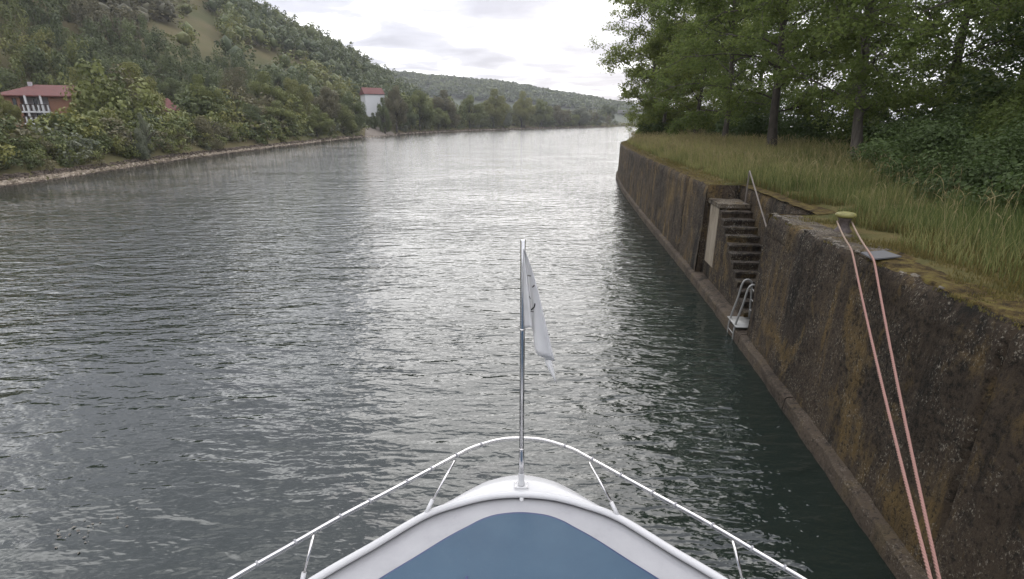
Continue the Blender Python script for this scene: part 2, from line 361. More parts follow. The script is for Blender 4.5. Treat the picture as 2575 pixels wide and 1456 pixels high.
def terrain_z(x, y):
    th = np.arctan2(x, y); r = np.hypot(x, y); rs = r_shore(th); d = r - rs
    el = np.interp(th, CT, CE); rc = np.interp(th, CT, CR); zc = np.maximum(CAMH + el * rc - 8.0, 3.6)
    foot = rs + foot_w(th)
    z = np.where(d < 0, np.maximum(d * .35, -3.0), np.interp(d, [0, 2.0, 6, 20, 38], [0, .62, 1.7, 3.1, 3.6]))
    k = np.clip((r - foot) / np.maximum(rc - foot, 30), 0, 1.6)
    hill = np.where(k < 1, (zc - 3.6) * (.55 * sstep(0, 1, k) + .45 * k), (zc - 3.6) * (1 - .55 * (k - 1)))
    nz = (fbm(np.stack([x * .02, y * .02, 0 * x], -1), 4, 3) - .5) * np.clip((zc - 3.6) * .28, 0, 12) * np.clip(k * 2.2, 0, 1)
    z = z + np.where(d > 30, np.maximum(hill + nz, 0), 0)
    tdg = np.degrees(th); w = np.clip(1.9 - np.abs(tdg + 13.8), 0, 1) * (d > -2)
    return np.where((w > 0) & (d < 26), z * (1 - np.minimum(w * 3, 1)) + np.minimum(z, d * .16 - .25) * np.minimum(w * 3, 1), z)
ths = np.radians(np.concatenate([np.linspace(-108, -56, 40), np.linspace(-55.5, -5, 150), np.linspace(-4.7, 30, 40)]))
fr = np.concatenate([np.linspace(-8, 8, 21), np.linspace(10, 38, 15)]); kk = np.linspace(.02, 1.5, 70)
V = []
for th in ths:
    rs = float(r_shore(th)); rc = float(np.interp(th, CT, CR)); foot = rs + 38
    rr = np.concatenate([rs + fr, foot + kk * max(rc - foot, 30)]); V.append(np.stack([np.sin(th) * rr, np.cos(th) * rr], -1))
V = np.array(V); Z = terrain_z(V[..., 0], V[..., 1]); A, B = Z.shape
o = link('hill', make_mesh('hill', np.concatenate([V, Z[..., None]], -1).reshape(-1, 3), grid_faces(A, B)[:, ::-1], M['meadow'], True))
tag(o, kind='structure')
# distant ridge
RT = np.radians([-20, -11.5, -6, -.9, 4.6, 8.7, 10.3, 14, 20]); RE = np.array([.088, .080, .073, .0665, .050, .0395, .033, .026, .018])
ths2 = np.radians(np.linspace(-20, 20, 90)); V = []
for th in ths2:
    el = float(np.interp(th, RT, RE)); rc = 1150; zc = CAMH + el * rc - 9
    for k in np.linspace(0, 1.4, 16):
        r = 720 + k * (rc - 720); zz = -3 + (zc + 3) * (math.sin(min(k, 1) * math.pi / 2) if k < 1 else 1 - .3 * (k - 1)); V.append((math.sin(th) * r, math.cos(th) * r, zz))
o = link('far_ridge', make_mesh('far_ridge', V, grid_faces(90, 16)[:, ::-1], M['ridge'], True)); tag(o, kind='structure')

# ------------------------------------------------------------------ foliage generators
def leaf_quads(C, Nn, size, asp=.55, droop=0.0):
    """diamond leaves: C centres, Nn normals, size lengths -> verts (n*4,3), faces (n,4)"""
    n = len(C); Nn = Nn / (np.linalg.norm(Nn, axis=1)[:, None] + 1e-9)
    a = np.cross(Nn, rng.normal(size=(n, 3))); a[:, 2] -= droop; a -= Nn * np.sum(a * Nn, 1)[:, None]; a /= np.linalg.norm(a, axis=1)[:, None] + 1e-9
    b = np.cross(Nn, a); L = (size * .5)[:, None]; W = L * asp
    v = np.stack([C - a * L, C + b * W + Nn * W * .35, C + a * L, C - b * W + Nn * W * .35], 1).reshape(-1, 3)
    return v, np.arange(4 * n).reshape(n, 4)
def rand_dirs(n): d = rng.normal(size=(n, 3)); return d / np.linalg.norm(d, axis=1)[:, None]
ICO = None
def ico():
    global ICO
    if ICO is None:
        import bmesh
        bm = bmesh.new(); bmesh.ops.create_icosphere(bm, subdivisions=1, radius=1); bm.verts.ensure_lookup_table()
        ICO = (np.array([v.co[:] for v in bm.verts]), np.array([[v.index for v in f.verts] for f in bm.faces])); bm.free()
    return ICO
def crown_points(nl, n, seed, kind='round'):
    """unit crown: x,y within about -1..1 and z 0..1; returns centres, normals, tint"""
    r = np.random.default_rng(seed); L = []
    while len(L) < nl:
        p = r.uniform(-1, 1, 3); q = np.array([p[0], p[1], .5 + .5 * p[2]])
        zz = q[2]
        prof = {'round': math.sqrt(max(0, 1 - (2 * zz - .9) ** 2 * .85)) * .8, 'tall': (1 - zz * .75) * .85 if zz > .25 else .55 + zz,
                'bush': math.sqrt(max(0, 1 - zz ** 2)) * .85, 'spread': .9 if zz > .35 else .5}[kind]
        if math.hypot(q[0], q[1]) < prof and math.hypot(q[0], q[1]) > prof * .15: L.append(q)
    L = np.array(L); lr = r.uniform(.20, .40, nl) * (1.0 if nl < 26 else .78)
    w = lr ** 2; idx = r.choice(nl, n, p=w / w.sum())
    d = r.normal(size=(n, 3)); d[:, 2] += .35; d /= np.linalg.norm(d, axis=1)[:, None]
    rad = lr[idx] * r.uniform(.62, 1.08, n)
    rad *= .80 + .42 * vnoise(np.stack([d[:, 0] * 2.6 + idx * 3.1, d[:, 1] * 2.6, d[:, 2] * 2.6], -1), seed)
    C = L[idx] + d * rad[:, None] * np.array([1, 1, .62])
    C[:, 2] = np.clip(C[:, 2], -.04, 1.1)
    lt = r.uniform(.2, .8, nl)
    t = lt[idx] * .75 + r.uniform(0, .22, n)
    return C, d + r.normal(size=(n, 3)) * .38, np.clip(t, 0, 1)
def crown_mesh(name, mtl, nl, n, seed, kind, leaf, H=1.0):
    C, Nn, t = crown_points(nl, n, seed, kind); C = C * np.array([1, 1, ASP[kind]])
    v, f = leaf_quads(C, Nn * np.array([1, 1, .8]), leaf * rng.uniform(.6, 1.3, n), .7)
    return make_mesh(name, v, f, mtl, False, np.repeat(t, 4))
def trunk_mesh(name, mtl, seed):
    r = random.Random(seed); mb = MB()
    pts = [(0, 0, -.06), (.01, 0, .1), (.02 + r.uniform(-.03, .03), .01, .25), (r.uniform(-.05, .05), r.uniform(-.05, .05), .45), (r.uniform(-.06, .06), 0, .8)]
    mb.tube(pts, [.05, .042, .034, .026, .006], 8)
    for i in range(6):
        a = r.uniform(0, 6.28); z = r.uniform(.22, .5); mb.tube([(0, 0, z), (.2 * math.cos(a), .2 * math.sin(a), z + .13), (.45 * math.cos(a), .45 * math.sin(a), z + .24)], [.02, .013, .004], 5)
    return make_mesh(name, mb.v, mb.f, mtl, True)

# prototypes for the far bank; crown occupies unit box above `lift`
ASP = {'round': 1.9, 'tall': 3.0, 'bush': 1.35, 'spread': 1.5}
KINDS = ('round', 'round', 'tall', 'spread', 'round', 'tall')
protoC = {}
def get_crown(kind, variant, mk):
    key = (kind, variant)
    if key not in protoC:
        n = {'bush': 9500}.get(kind, 19000)
        protoC[key] = crown_mesh('crown', M['leaf_green'], {'bush': 13, 'tall': 24}.get(kind, 30), n, 100 + variant * 7 + len(kind), kind, .056 if kind != 'bush' else .060)
    return protoC[key]
trunks = [trunk_mesh('trunk', M['bark_dark'], s) for s in range(3)]
tree_i = 0
def far_tree(name, px, topy, wpx, t, mk, kind, label, group=None, lift=.12, cat='tree', hscale=None):
    global tree_i; tree_i += 1
    d_ = ray(px, topy); rh = math.hypot(d_[0], d_[1]); wr = min(wpx / FOC * t * .5, 4.5); rmin = float(r_shore(math.atan2(d_[0], d_[1]))) + 2.0 + .55 * wr
    t = max(t, rmin / rh)
    p = at_t(px, topy, t); x, y = p[0], p[1]; g = float(terrain_z(np.array([x]), np.array([y]))[0]); h = max(p[2] - g, 1.2)
    w = wpx / FOC * t * .5 * .84
    e = tag(empty(name, (x, y, g - .05), rng.uniform(0, 6.28)), label, cat, group)
    c = link('crown', get_crown(kind, tree_i % {'round': 3}.get(kind, 2), mk), e, (0, 0, h * lift), None, (w, w, h * (1 - lift) * .93 / ASP[kind]))
    c.material_slots[0].link = 'OBJECT'; c.material_slots[0].material = M[mk]
    tk = link('trunk' if cat == 'tree' else 'stem', trunks[tree_i % 3], e, (0, 0, 0), None, (h * .55, h * .55, h))
    return e

# individual trees of the far bank ------------------------------------------------
G1 = 'trees along the far bank'
T = [
 ('deciduous_tree', -4, 232, 90, 66, 'leaf_yellow', 'round', 'yellow-green tree cut off by the picture edge, left of the salmon apartment house'),
 ('deciduous_tree', 188, 172, 92, 84, 'leaf_yellow', 'tall', 'slim yellowish tree hiding the right end of the apartment house roof'),
 ('deciduous_tree', 305, 160, 225, 78, 'leaf_yellow', 'round', 'tallest broad yellow-green tree, just right of the apartment house'),
 ('deciduous_tree', 192, 262, 140, 68, 'leaf_green', 'round', 'round mid-green tree in front of the apartment house balconies\' right side'),
 ('deciduous_tree', 352, 262, 92, 72, 'leaf_green', 'round', 'mid-green tree below the broad yellow-green one, left of the small red roof'),
 ('deciduous_tree', 508, 190, 130, 92, 'leaf_green', 'round', 'domed fresh-green tree right of the small red roof'),
 ('deciduous_tree', 435, 190, 110, 125, 'leaf_dark', 'round', 'dark tree standing behind the small red roof'),
 ('deciduous_tree', 590, 172, 140, 120, 'leaf_olive', 'tall', 'tall brownish-olive tree behind the grey shoreline bush'),
 ('deciduous_tree', 668, 182, 150, 128, 'leaf_green', 'round', 'wide mid-green tree right of the brownish-olive tall tree'),
 ('deciduous_tree', 625, 262, 110, 100, 'leaf_dark', 'tall', 'dark narrow tree right beside the domed fresh-green tree'),
 ('deciduous_tree', 742, 196, 130, 135, 'leaf_yellow', 'round', 'yellowish broad tree at the middle of the far-bank belt'),
 ('deciduous_tree', 700, 255, 130, 115, 'leaf_green', 'round', 'low green tree in front of the yellowish broad tree'),
 ('deciduous_tree', 805, 212, 120, 150, 'leaf_olive', 'round', 'olive tree two crowns left of the white house'),
 ('deciduous_tree', 875, 228, 100, 150, 'leaf_dark', 'round', 'bluish dark-green tree immediately left of the white house'),
 ('deciduous_tree', 790, 272, 110, 128, 'leaf_green', 'round', 'low rounded green tree above the shore, left of the white house'),
 ('deciduous_tree', 858, 262, 95, 140, 'leaf_green', 'tall', 'upright green tree beside the gravel ramp on its left'),
 ('deciduous_tree', 990, 215, 84, 190, 'leaf_olive', 'round', 'olive tree partly covering the gable side of the white house'),
 ('deciduous_tree', 962, 247, 54, 184, 'leaf_dark', 'round', 'small dark tree at the foot of the white house'),
 ('deciduous_tree', 1050, 222, 110, 205, 'leaf_green', 'round', 'green tree, second crown right of the white house'),
 ('deciduous_tree', 1020, 262, 80, 185, 'leaf_dark', 'round', 'low dark-green tree right of the gravel ramp'),
 ('deciduous_tree', 1118, 228, 105, 235, 'leaf_olive', 'round', 'brownish tree, third crown right of the white house'),
 ('deciduous_tree', 1100, 268, 85, 215, 'leaf_green', 'round', 'green tree low in front of the brownish crown'),
 ('deciduous_tree', 1180, 238, 95, 260, 'leaf_green', 'round', 'green tree between the brownish crown and the pale willow'),
 ('deciduous_tree', 1240, 226, 105, 275, 'leaf_yellow', 'round', 'pale yellowish tall tree behind the grey willow'),
 ('willow_tree', 1265, 240, 62, 262, 'leaf_silver', 'tall', 'tall grey-green willow standing out in the far belt'),
 ('deciduous_tree', 1208, 275, 75, 252, 'leaf_green', 'round', 'low green tree at the waterline left of the grey willow'),
 ('deciduous_tree', 1312, 232, 90, 295, 'leaf_yellow', 'round', 'yellowish tree right behind the grey willow'),
 ('deciduous_tree', 1318, 272, 75, 285, 'leaf_green', 'round', 'low green tree right of the grey willow'),
 ('deciduous_tree', 1362, 248, 85, 330, 'leaf_green', 'round', 'green tree at the start of the far river bend'),
 ('deciduous_tree', 1378, 283, 70, 315, 'leaf_dark', 'bush', 'dark round tree overhanging the water at the bend'),
 ('deciduous_tree', 1410, 262, 75, 370, 'leaf_olive', 'round', 'olive tree in the middle of the river bend'),
 ('willow_tree', 1460, 268, 78, 400, 'leaf_silver', 'round', 'pale rounded willow on the bend near the bridge'),
 ('willow_tree', 1508, 283, 46, 420, 'leaf_silver', 'round', 'last pale willow before the bridge'),
 ('deciduous_tree', 1438, 280, 60, 385, 'leaf_green', 'bush', 'low green tree on the bend left of the pale rounded willow'),
 ('deciduous_tree', 1530, 262, 70, 520, 'leaf_dark', 'round', 'dark tree behind the far bridge end'),
 ('leafy_bush', 910, 276, 46, 194, 'leaf_dark', 'bush', 'dark bush hiding the left foot of the white house above the ramp'),
 ('leafy_bush', 944, 289, 58, 199, 'leaf_green', 'bush', 'green bush hiding the middle foot of the white house'),
 ('leafy_bush', 972, 270, 48, 200, 'leaf_olive', 'bush', 'olive bush hiding the right foot of the white house'),
 ('leafy_bush', 934, 284, 40, 192, 'leaf_dark', 'round', 'dark bush at the head of the gravel ramp before the white house'),
 ('leafy_bush', 922, 286, 36, 200, 'leaf_green', 'round', 'small green bush touching the white house wall on its left'),
 ('willow_bush', 322, 303, 66, 58, 'leaf_silver', 'bush', 'silvery willow bush low on the shore below the tallest broad tree'),
 ('willow_bush', 352, 285, 44, 62, 'leaf_silver', 'tall', 'small feathery silver willow rising behind the silvery bush'),
 ('grey_bush', 520, 272, 105, 72, 'leaf_olive', 'bush', 'large grey-olive bush leaning to the shore below the domed tree'),
 ('shore_bush', 1012, 310, 36, 168, 'leaf_silver', 'bush', 'round pale bush on the shore right of the gravel ramp'),
]
for (nm, px, ty, w, t, mk, kd, lb) in T:
    isb = nm.endswith('bush')
    far_tree(nm, px, ty, w, t, mk, kd, lb, 'bushes on the far shore' if isb else G1, .02 if isb or kd == 'bush' else .10, 'bush' if isb else 'tree')
far_tree('conifer_tree', 1265, 199, 14, 700, 'leaf_dark', 'tall', 'lone dark treetop poking above the distant ridge line', None, .05)

# forest masses --------------------------------------------------------------------
def in_poly(px, py, poly):
    c = np.zeros(len(px), bool); n = len(poly)
    for i in range(n):
        x1, y1 = poly[i]; x2, y2 = poly[(i + 1) % n]
        c ^= ((y1 > py) != (y2 > py)) & (px < (x2 - x1) * (py - y1) / (y2 - y1 + 1e-9) + x1)
    return c
def forest(name, label, XY, Z, H, Wd, mtl_list, mi, nq, leaf, seed, asp=2.2, core=True):
    """many crowns in one mesh"""
    protos = []
    for s in range(5):
        C, Nn, t = crown_points(9, nq, seed + s, 'round'); C = C * np.array([1, 1, asp]); v, f = leaf_quads(C, Nn, leaf * rng.uniform(.7, 1.25, nq), .85)
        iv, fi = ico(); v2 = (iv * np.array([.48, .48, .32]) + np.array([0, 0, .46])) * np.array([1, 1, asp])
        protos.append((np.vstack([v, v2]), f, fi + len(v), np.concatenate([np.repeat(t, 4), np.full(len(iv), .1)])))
    if not core: protos = [(v[:-12], f, fi[:0], t[:-12]) for v, f, fi, t in protos]
    VV, FF, TT, MI, base = [], [], [], [], 0
    for i in range(len(XY)):
        v, f, fi, t = protos[i % 5]; a = rng.uniform(0, 6.28); c, s = math.cos(a), math.sin(a)
        w = np.stack([(v[:, 0] * c - v[:, 1] * s) * Wd[i] + XY[i, 0], (v[:, 0] * s + v[:, 1] * c) * Wd[i] + XY[i, 1], v[:, 2] * H[i] / asp + Z[i] + .08 * H[i]], -1)
        VV.append(w); TT.append(np.clip(t + rng.uniform(-.22, .22), 0, 1))
        tri4 = np.concatenate([f, np.stack([fi[:, 0], fi[:, 1], fi[:, 2], fi[:, 2]], -1)[:0]]) if False else f
        FF.append((tri4 + base, fi + base, mi[i])); base += len(v)
    V = np.vstack(VV); me = bpy.data.meshes.new(name)
    q = np.concatenate([a for a, _, _ in FF]); t3 = np.concatenate([b for _, b, _ in FF])
    me.vertices.add(len(V)); me.vertices.foreach_set('co', V.astype(np.float32).ravel())
    loops = np.concatenate([q.ravel(), t3.ravel()]).astype(np.int32); me.loops.add(len(loops)); me.loops.foreach_set('vertex_index', loops)
    me.polygons.add(len(q) + len(t3))
    me.polygons.foreach_set('loop_start', np.concatenate([np.arange(len(q)) * 4, len(q) * 4 + np.arange(len(t3)) * 3]).astype(np.int32)); me.update(calc_edges=True)
    for mm in mtl_list: me.materials.append(mm)
    me.polygons.foreach_set('material_index', np.concatenate([np.repeat([m_ for *_, m_ in FF], [len(a) for a, _, _ in FF]), np.repeat([m_ for *_, m_ in FF], [len(b) for _, b, _ in FF])]).astype(np.int32))
    a = me.attributes.new('tint', 'FLOAT', 'POINT'); a.data.foreach_set('value', np.concatenate(TT).astype(np.float32))
    return tag(link(name, me), label, None, None, 'stuff')
MEADOW = [(330, 55), (440, 50), (405, -30), (495, -30), (552, 45), (560, 80), (610, 112), (700, 122), (790, 160), (740, 188), (600, 185), (470, 160), (380, 115)]
BARE = [(225, -20), (400, -20), (400, 75), (330, 95), (220, 60)]
n = 9000
th = np.radians(rng.uniform(-56, -6, n)); kq = np.sqrt(rng.uniform(0, 1.0, n)) * 1.0
rs = r_shore(th); rc = np.interp(th, CT, CR); rr = rs + 30 + kq * (rc - rs - 30)
X, Y = np.sin(th) * rr, np.cos(th) * rr; Zt = terrain_z(X, Y); px, py = project(np.stack([X, Y, Zt + 3], -1))
ok = ~(in_poly(px, py, MEADOW) & (rng.uniform(0, 1, n) > .02)) & (py > -70) & (px > -120)
ok &= ~(in_poly(px, py, BARE) & (rng.uniform(0, 1, n) > .5))
# keep clear of the white house and the ramp
ok &= ~((px > 895) & (px < 985) & (rr < 260))
ok &= (py < 265) & (px < 1120)
ok &= ~((px > -60) & (px < 225) & (rr < 150)) & ~((px > 350) & (px < 475) & (rr < 165))
keep = []; grid = {}
for i in np.where(ok)[0]:
    md = 3.6 if rr[i] < 220 else 4.4
    c = (int(X[i] // 5), int(Y[i] // 5)); good = True
    for a in (-1, 0, 1):
        for b in (-1, 0, 1):
            for j in grid.get((c[0] + a, c[1] + b), ()):
                if (X[i] - X[j]) ** 2 + (Y[i] - Y[j]) ** 2 < md * md: good = False
    if good: grid.setdefault(c, []).append(i); keep.append(i)
keep = np.array(keep)[:2300]
Hh = rng.uniform(6.0, 11.0, len(keep)); low = rr[keep] < rs[keep] + 75; Hh[low] *= 1.15
Ww = rng.uniform(2.7, 4.1, len(keep)) * np.where(rr[keep] > 215, 1.38, 1)
patch = vnoise(np.stack([X[keep] * .025, Y[keep] * .025, Y[keep] * 0], -1), 11) + rng.uniform(-.22, .22, len(keep))
bare = in_poly(px[keep], py[keep], [(180, -30), (470, -30), (420, 90), (300, 110), (180, 80)])
mi = np.where(bare, 2, np.where(patch < .50, 0, np.where(patch < .76, 1, 3)))
nr = rr[keep] < 215; XYk = np.stack([X, Y], -1)[keep]; HM = [M['leaf_dark'], M['leaf_green'], M['leaf_olive'], M['leaf_yellow']]
NQ = int(min(820, 330000 / max(nr.sum(), 1)))
forest('hillside_forest', 'mixed green forest on the lower hillside above the far bank', XYk[nr], Zt[keep][nr], Hh[nr], Ww[nr], HM, mi[nr], NQ, .135, 300, 2.4, False)
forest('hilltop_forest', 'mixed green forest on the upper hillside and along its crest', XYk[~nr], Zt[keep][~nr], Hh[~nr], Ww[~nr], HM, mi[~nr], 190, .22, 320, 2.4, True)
# distant ridge forest
n = 1300; th = np.radians(rng.uniform(-13.5, 12.5, n)); kq = rng.uniform(.25, 1.02, n) ** .8
el = np.interp(th, RT, RE); rr = 720 + kq * 430; zc = CAMH + el * 1150 - 9
zz = -3 + (zc + 3) * np.sin(np.minimum(kq, 1) * math.pi / 2)
forest('ridge_forest', 'distant wooded ridge closing the valley behind the river bend', np.stack([np.sin(th) * rr, np.cos(th) * rr], -1), zz, rng.uniform(7, 10, n), rng.uniform(9, 15, n),
       [M['leaf_far'], M['leaf_dark']], (rng.uniform(0, 1, n) > .4).astype(int), 34, .42, 500, .75)
# second row of belt trees and shoreline undergrowth: one mass each
def shore_pts(n, d0, d1, th0, th1):
    s = rng.uniform(0, 1, n); i = s * (len(shc) - 1); a = np.floor(i).astype(int).clip(0, len(shc) - 2); f = i - a
    th = np.radians(rng.uniform(th0, th1, n)); r = r_shore(th) + rng.uniform(d0, d1, n); return np.sin(th) * r, np.cos(th) * r
x1, y1 = shore_pts(150, 14, 34, -50, -14); x2, y2 = shore_pts(210, 6, 34, -14, 10)
X = np.concatenate([x1, x2]); Y = np.concatenate([y1, y2]); Zt = terrain_z(X, Y); px, py = project(np.stack([X, Y, Zt + 2], -1))
ok = ~((px > 890) & (px < 985)) & ~((px > -40) & (px < 225)) & ~((px > 350) & (px < 475) & (np.hypot(X, Y) < 150)); X, Y, Zt = X[ok], Y[ok], Zt[ok]; rr = np.hypot(X, Y)
nH = np.where(rr < 230, rng.uniform(5, 8.5, len(X)), rng.uniform(7, 13, len(X)))
forest('bank_woodland', 'dense belt of lower trees filling in behind the far shore', np.stack([X, Y], -1), Zt, nH, nH * rng.uniform(.34, .5, len(X)),
       [M['leaf_dark'], M['leaf_green'], M['leaf_olive'], M['leaf_yellow']], rng.choice(4, len(X), p=[.3, .4, .15, .15]), 480, .165, 700, 2.3, False)
x1, y1 = shore_pts(430, 1.9, 13, -52, -17); x2, y2 = shore_pts(320, 1.6, 12, -17, 11)
X = np.concatenate([x1, x2]); Y = np.concatenate([y1, y2]); Zt = terrain_z(X, Y); px, py = project(np.stack([X, Y, Zt + 1], -1))
ok = ~((px > 908) & (px < 1004)) & ~((px > 575) & (px < 650) & (py > 345)); X, Y, Zt = X[ok], Y[ok], Zt[ok]
nH = np.where((np.abs(project(np.stack([X, Y, Zt], -1))[0] - 80) < 75), .62, 1.0) * rng.uniform(1.3, 3.4, len(X)) * np.clip(.55 + (np.hypot(X, Y) - r_shore(np.arctan2(X, Y))) * .07, .5, 1.3)
nu = np.arctan2(X, Y) < R(-27); um = rng.choice(5, len(X), p=[.36, .24, .16, .18, .06]); UM = [M['leaf_green'], M['leaf_dark'], M['leaf_olive'], M['leaf_yellow'], M['leaf_silver']]; uw = nH * rng.uniform(.55, .9, len(X)); XYu = np.stack([X, Y], -1)
forest('undergrowth', 'low bushes and weeds along the far shore below the apartment house and broad trees', XYu[nu], Zt[nu] - .1, nH[nu], uw[nu], UM, um[nu], 370, .135, 900, 1.4, False)
forest('shoreline_scrub', 'low scrub along the far shore beyond the broad trees, up to the bend', XYu[~nu], Zt[~nu] - .1, nH[~nu], uw[~nu], UM, um[~nu], 130, .24, 930, 1.4, False)

# riprap along the far shore
n = 5600; th = np.radians(np.concatenate([rng.uniform(-49, -20, 3600), rng.uniform(-20, 10, 2000)])); dd = rng.uniform(-.5, 1, n); dd = np.where(dd < 0, dd * .6, dd * 2.3)
rr = r_shore(th) + dd; X, Y = np.sin(th) * rr, np.cos(th) * rr; Zt = terrain_z(X, Y)
sz = rng.uniform(.10, .24, n) * np.clip(rr / 90, .8, 2.2)
cube = np.array([(-1, -1, -1), (1, -1, -1), (1, 1, -1), (-1, 1, -1), (-1, -1, 1), (1, -1, 1), (1, 1, 1), (-1, 1, 1)], float)
cf = np.array([(0, 3, 2, 1), (4, 5, 6, 7), (0, 1, 5, 4), (1, 2, 6, 5), (2, 3, 7, 6), (3, 0, 4, 7)])
vv = cube[None] * rng.uniform(.45, 1.0, (n, 8, 3)); a = rng.uniform(0, 6.28, n); c, s = np.cos(a)[:, None], np.sin(a)[:, None]
vv = np.stack([vv[..., 0] * c - vv[..., 1] * s, vv[..., 0] * s + vv[..., 1] * c, vv[..., 2] * .7], -1) * sz[:, None, None] + np.stack([X, Y, Zt + .02], -1)[:, None]
tn = np.where(dd < .05, .28, np.where(dd < 1.15, .72, .30)) + rng.uniform(-.2, .25, n)
o = link('shore_stones', make_mesh('shore_stones', vv.reshape(-1, 3), (cf[None] + (np.arange(n) * 8)[:, None, None]).reshape(-1, 4), M['stone'], False, np.repeat(np.clip(tn, 0, 1), 8)))
tag(o, 'pale rubble stones lining the far waterline', kind='stuff')

# gravel ramp
L, Rr = [], []
for k in np.linspace(0, 1, 9):
    ta, tb = R(-15.3 + .25 * k), R(-12.0 - 1.5 * k); ra_, rb_ = float(r_shore(ta)) - 2 + 25 * k, float(r_shore(tb)) - 2 + 25 * k
    L.append((math.sin(ta) * ra_, math.cos(ta) * ra_, -.45 + .12 + 25 * k * .165)); Rr.append((math.sin(tb) * rb_, math.cos(tb) * rb_, -.45 + .12 + 25 * k * .165))
V = []
for a, b in zip(L, Rr):
    for f in np.linspace(0, 1, 5): V.append(tuple(np.array(a) * (1 - f) + np.array(b) * f))
o = link('gravel_path', make_mesh('gravel_path', V, grid_faces(9, 5)[:, ::-1], M['gravel'], True)); tag(o, kind='structure')

# ------------------------------------------------------------------ buildings on the far bank
def oriented(name, c, label, cat='house', yaw=None):
    """an Empty whose -Y side looks at the river/camera side"""
    a = math.atan2(-c[0], c[1]) if yaw is None else yaw
    return tag(empty(name, c, a), label, cat)
def hip_roof(w0, w1, d0, d1, z0, z1, over, hip=True, inset=None):
    x0, x1, y0, y1 = w0 - over, w1 + over, d0 - over, d1 + over; ym = (y0 + y1) / 2; i = (y1 - y0) / 2 * .9 if inset is None else inset
    if not hip: i = 0
    v = [(x0, y0, z0), (x1, y0, z0), (x1, y1, z0), (x0, y1, z0), (x0 + i, ym, z1), (x1 - i, ym, z1), (x0, y0, z0 - .18), (x1, y0, z0 - .18), (x1, y1, z0 - .18), (x0, y1, z0 - .18)]
    return MB().add(v, [(0, 1, 5, 4), (2, 3, 4, 5), (1, 2, 5), (3, 0, 4), (6, 9, 8, 7), (0, 6, 7, 1), (1, 7, 8, 2), (2, 8, 9, 3), (3, 9, 6, 0)])
def window(parent, x0, x1, z0, z1, y=-.02, fr='white', dep=.05):
    f = MB(); b = .09
    f.box(x0, x1, y - dep, y, z0, z0 + b).box(x0, x1, y - dep, y, z1 - b, z1).box(x0, x0 + b, y - dep, y, z0 + b, z1 - b).box(x1 - b, x1, y - dep, y, z0 + b, z1 - b)
    o = f.build('window', M[fr], parent); MB().box(x0 + b, x1 - b, y - dep * .5, y - .003, z0 + b, z1 - b).build('pane', M['glass'], o); return o
# apartment house
p = at_t(20, 318, 86); gz = float(terrain_z(p[0:1], p[1:2])[0])
h = oriented('apartment_house', (p[0], p[1], gz), 'salmon apartment house with red hipped roof and dark-railed white balconies', yaw=math.atan2(72, 88) - .18)
S = 86 / FOC
def hx(px): return (px - 20) * S
def hz(py): return float(at_t(20, py, 86)[2]) - gz
e0 = hz(240)
MB().box(hx(22), hx(57), 0, 9, -.5, e0).build('wall', M['salmon'], h)
MB().box(hx(57), hx(112), 1.5, 9, -.5, e0).build('loggia_wall', M['lilac'], h)
MB().box(hx(112), hx(260), 0, 9, -.5, e0).build('wall', M['salmon'], h)
r_ = hip_roof(hx(20), hx(262), 0, 9, e0 + .02, hz(209), .8).build('roof', M['tiles'], h)
MB().box(hx(68), hx(76), 3.6, 4.3, hz(220), hz(203)).build('chimney', M['lilac'], r_)
for (za, zb) in ((hz(309), hz(289)), (hz(279), hz(259))):
    MB().box(hx(57), hx(112), -.9, 1.5, za - .25, za - .02).build('balcony_slab', M['white'], h)
    rl = MB().box(hx(57), hx(112), -.88, -.8, za + .98, za + 1.08).build('balcony_rail', M['wood'], h)
    k = 0
    for px_ in np.linspace(58, 111, 12): MB().box(hx(px_) - .09, hx(px_) + .09, -.86, -.82, za, za + .98).build('baluster', M['wood'] if k % 2 == 0 else M['white'], rl); k += 1
    window(h, hx(76), hx(88), za + .02, za + 2.1, 1.48)
    window(h, hx(42), hx(50), za + .7, za + 2.0, -.02, 'wood')
for px_ in (70, 100): MB().box(hx(px_) - .14, hx(px_) + .14, -.8, -.52, -.5, e0).build('post', M['white'], h)
# small red-roofed house
p = at_t(416, 275, 118); gz = float(terrain_z(p[0:1], p[1:2])[0]); q = at_t(416, 246, 118)[2] - gz
h = oriented('small_house', (p[0], p[1], gz), 'little house of which only a red roof corner shows between tree crowns')
MB().box(-2.6, 2.6, 0, 6, -.5, q - 2.6).build('wall', M['salmon'], h)
hip_roof(-2.6, 2.6, 0, 6, q - 2.58, q, .5, True, 2.2).build('roof', M['tiles'], h)
window(h, -.8, .8, q - 4.4, q - 3.1)
# white house
p = at_t(946, 285, 205); gz = float(terrain_z(p[0:1], p[1:2])[0]); S = 205 / FOC
h = oriented('white_house', (p[0], p[1], gz), 'plain white house with a red roof above the gravel ramp', yaw=math.atan2(-p[0], p[1]) + .22)
e0 = float(at_t(936, 237, 205)[2]) - gz; rz = float(at_t(936, 220, 205)[2]) - gz; hw = 24 * S
MB().box(-hw, hw, 0, 9, -1, e0).build('wall', M['white'], h)
MB().add([(hw - .1, 0, e0), (hw - .1, 9, e0), (hw - .1, 4.5, rz - .15), (hw, 0, e0), (hw, 9, e0), (hw, 4.5, rz - .15)], [(0, 2, 1), (3, 4, 5), (0, 3, 5, 2), (1, 2, 5, 4)]).build('gable', M['white'], h)
hip_roof(-hw, hw - .2, 0, 9, e0 + .02, rz, .35, False).build('roof', M['tiles'], h)
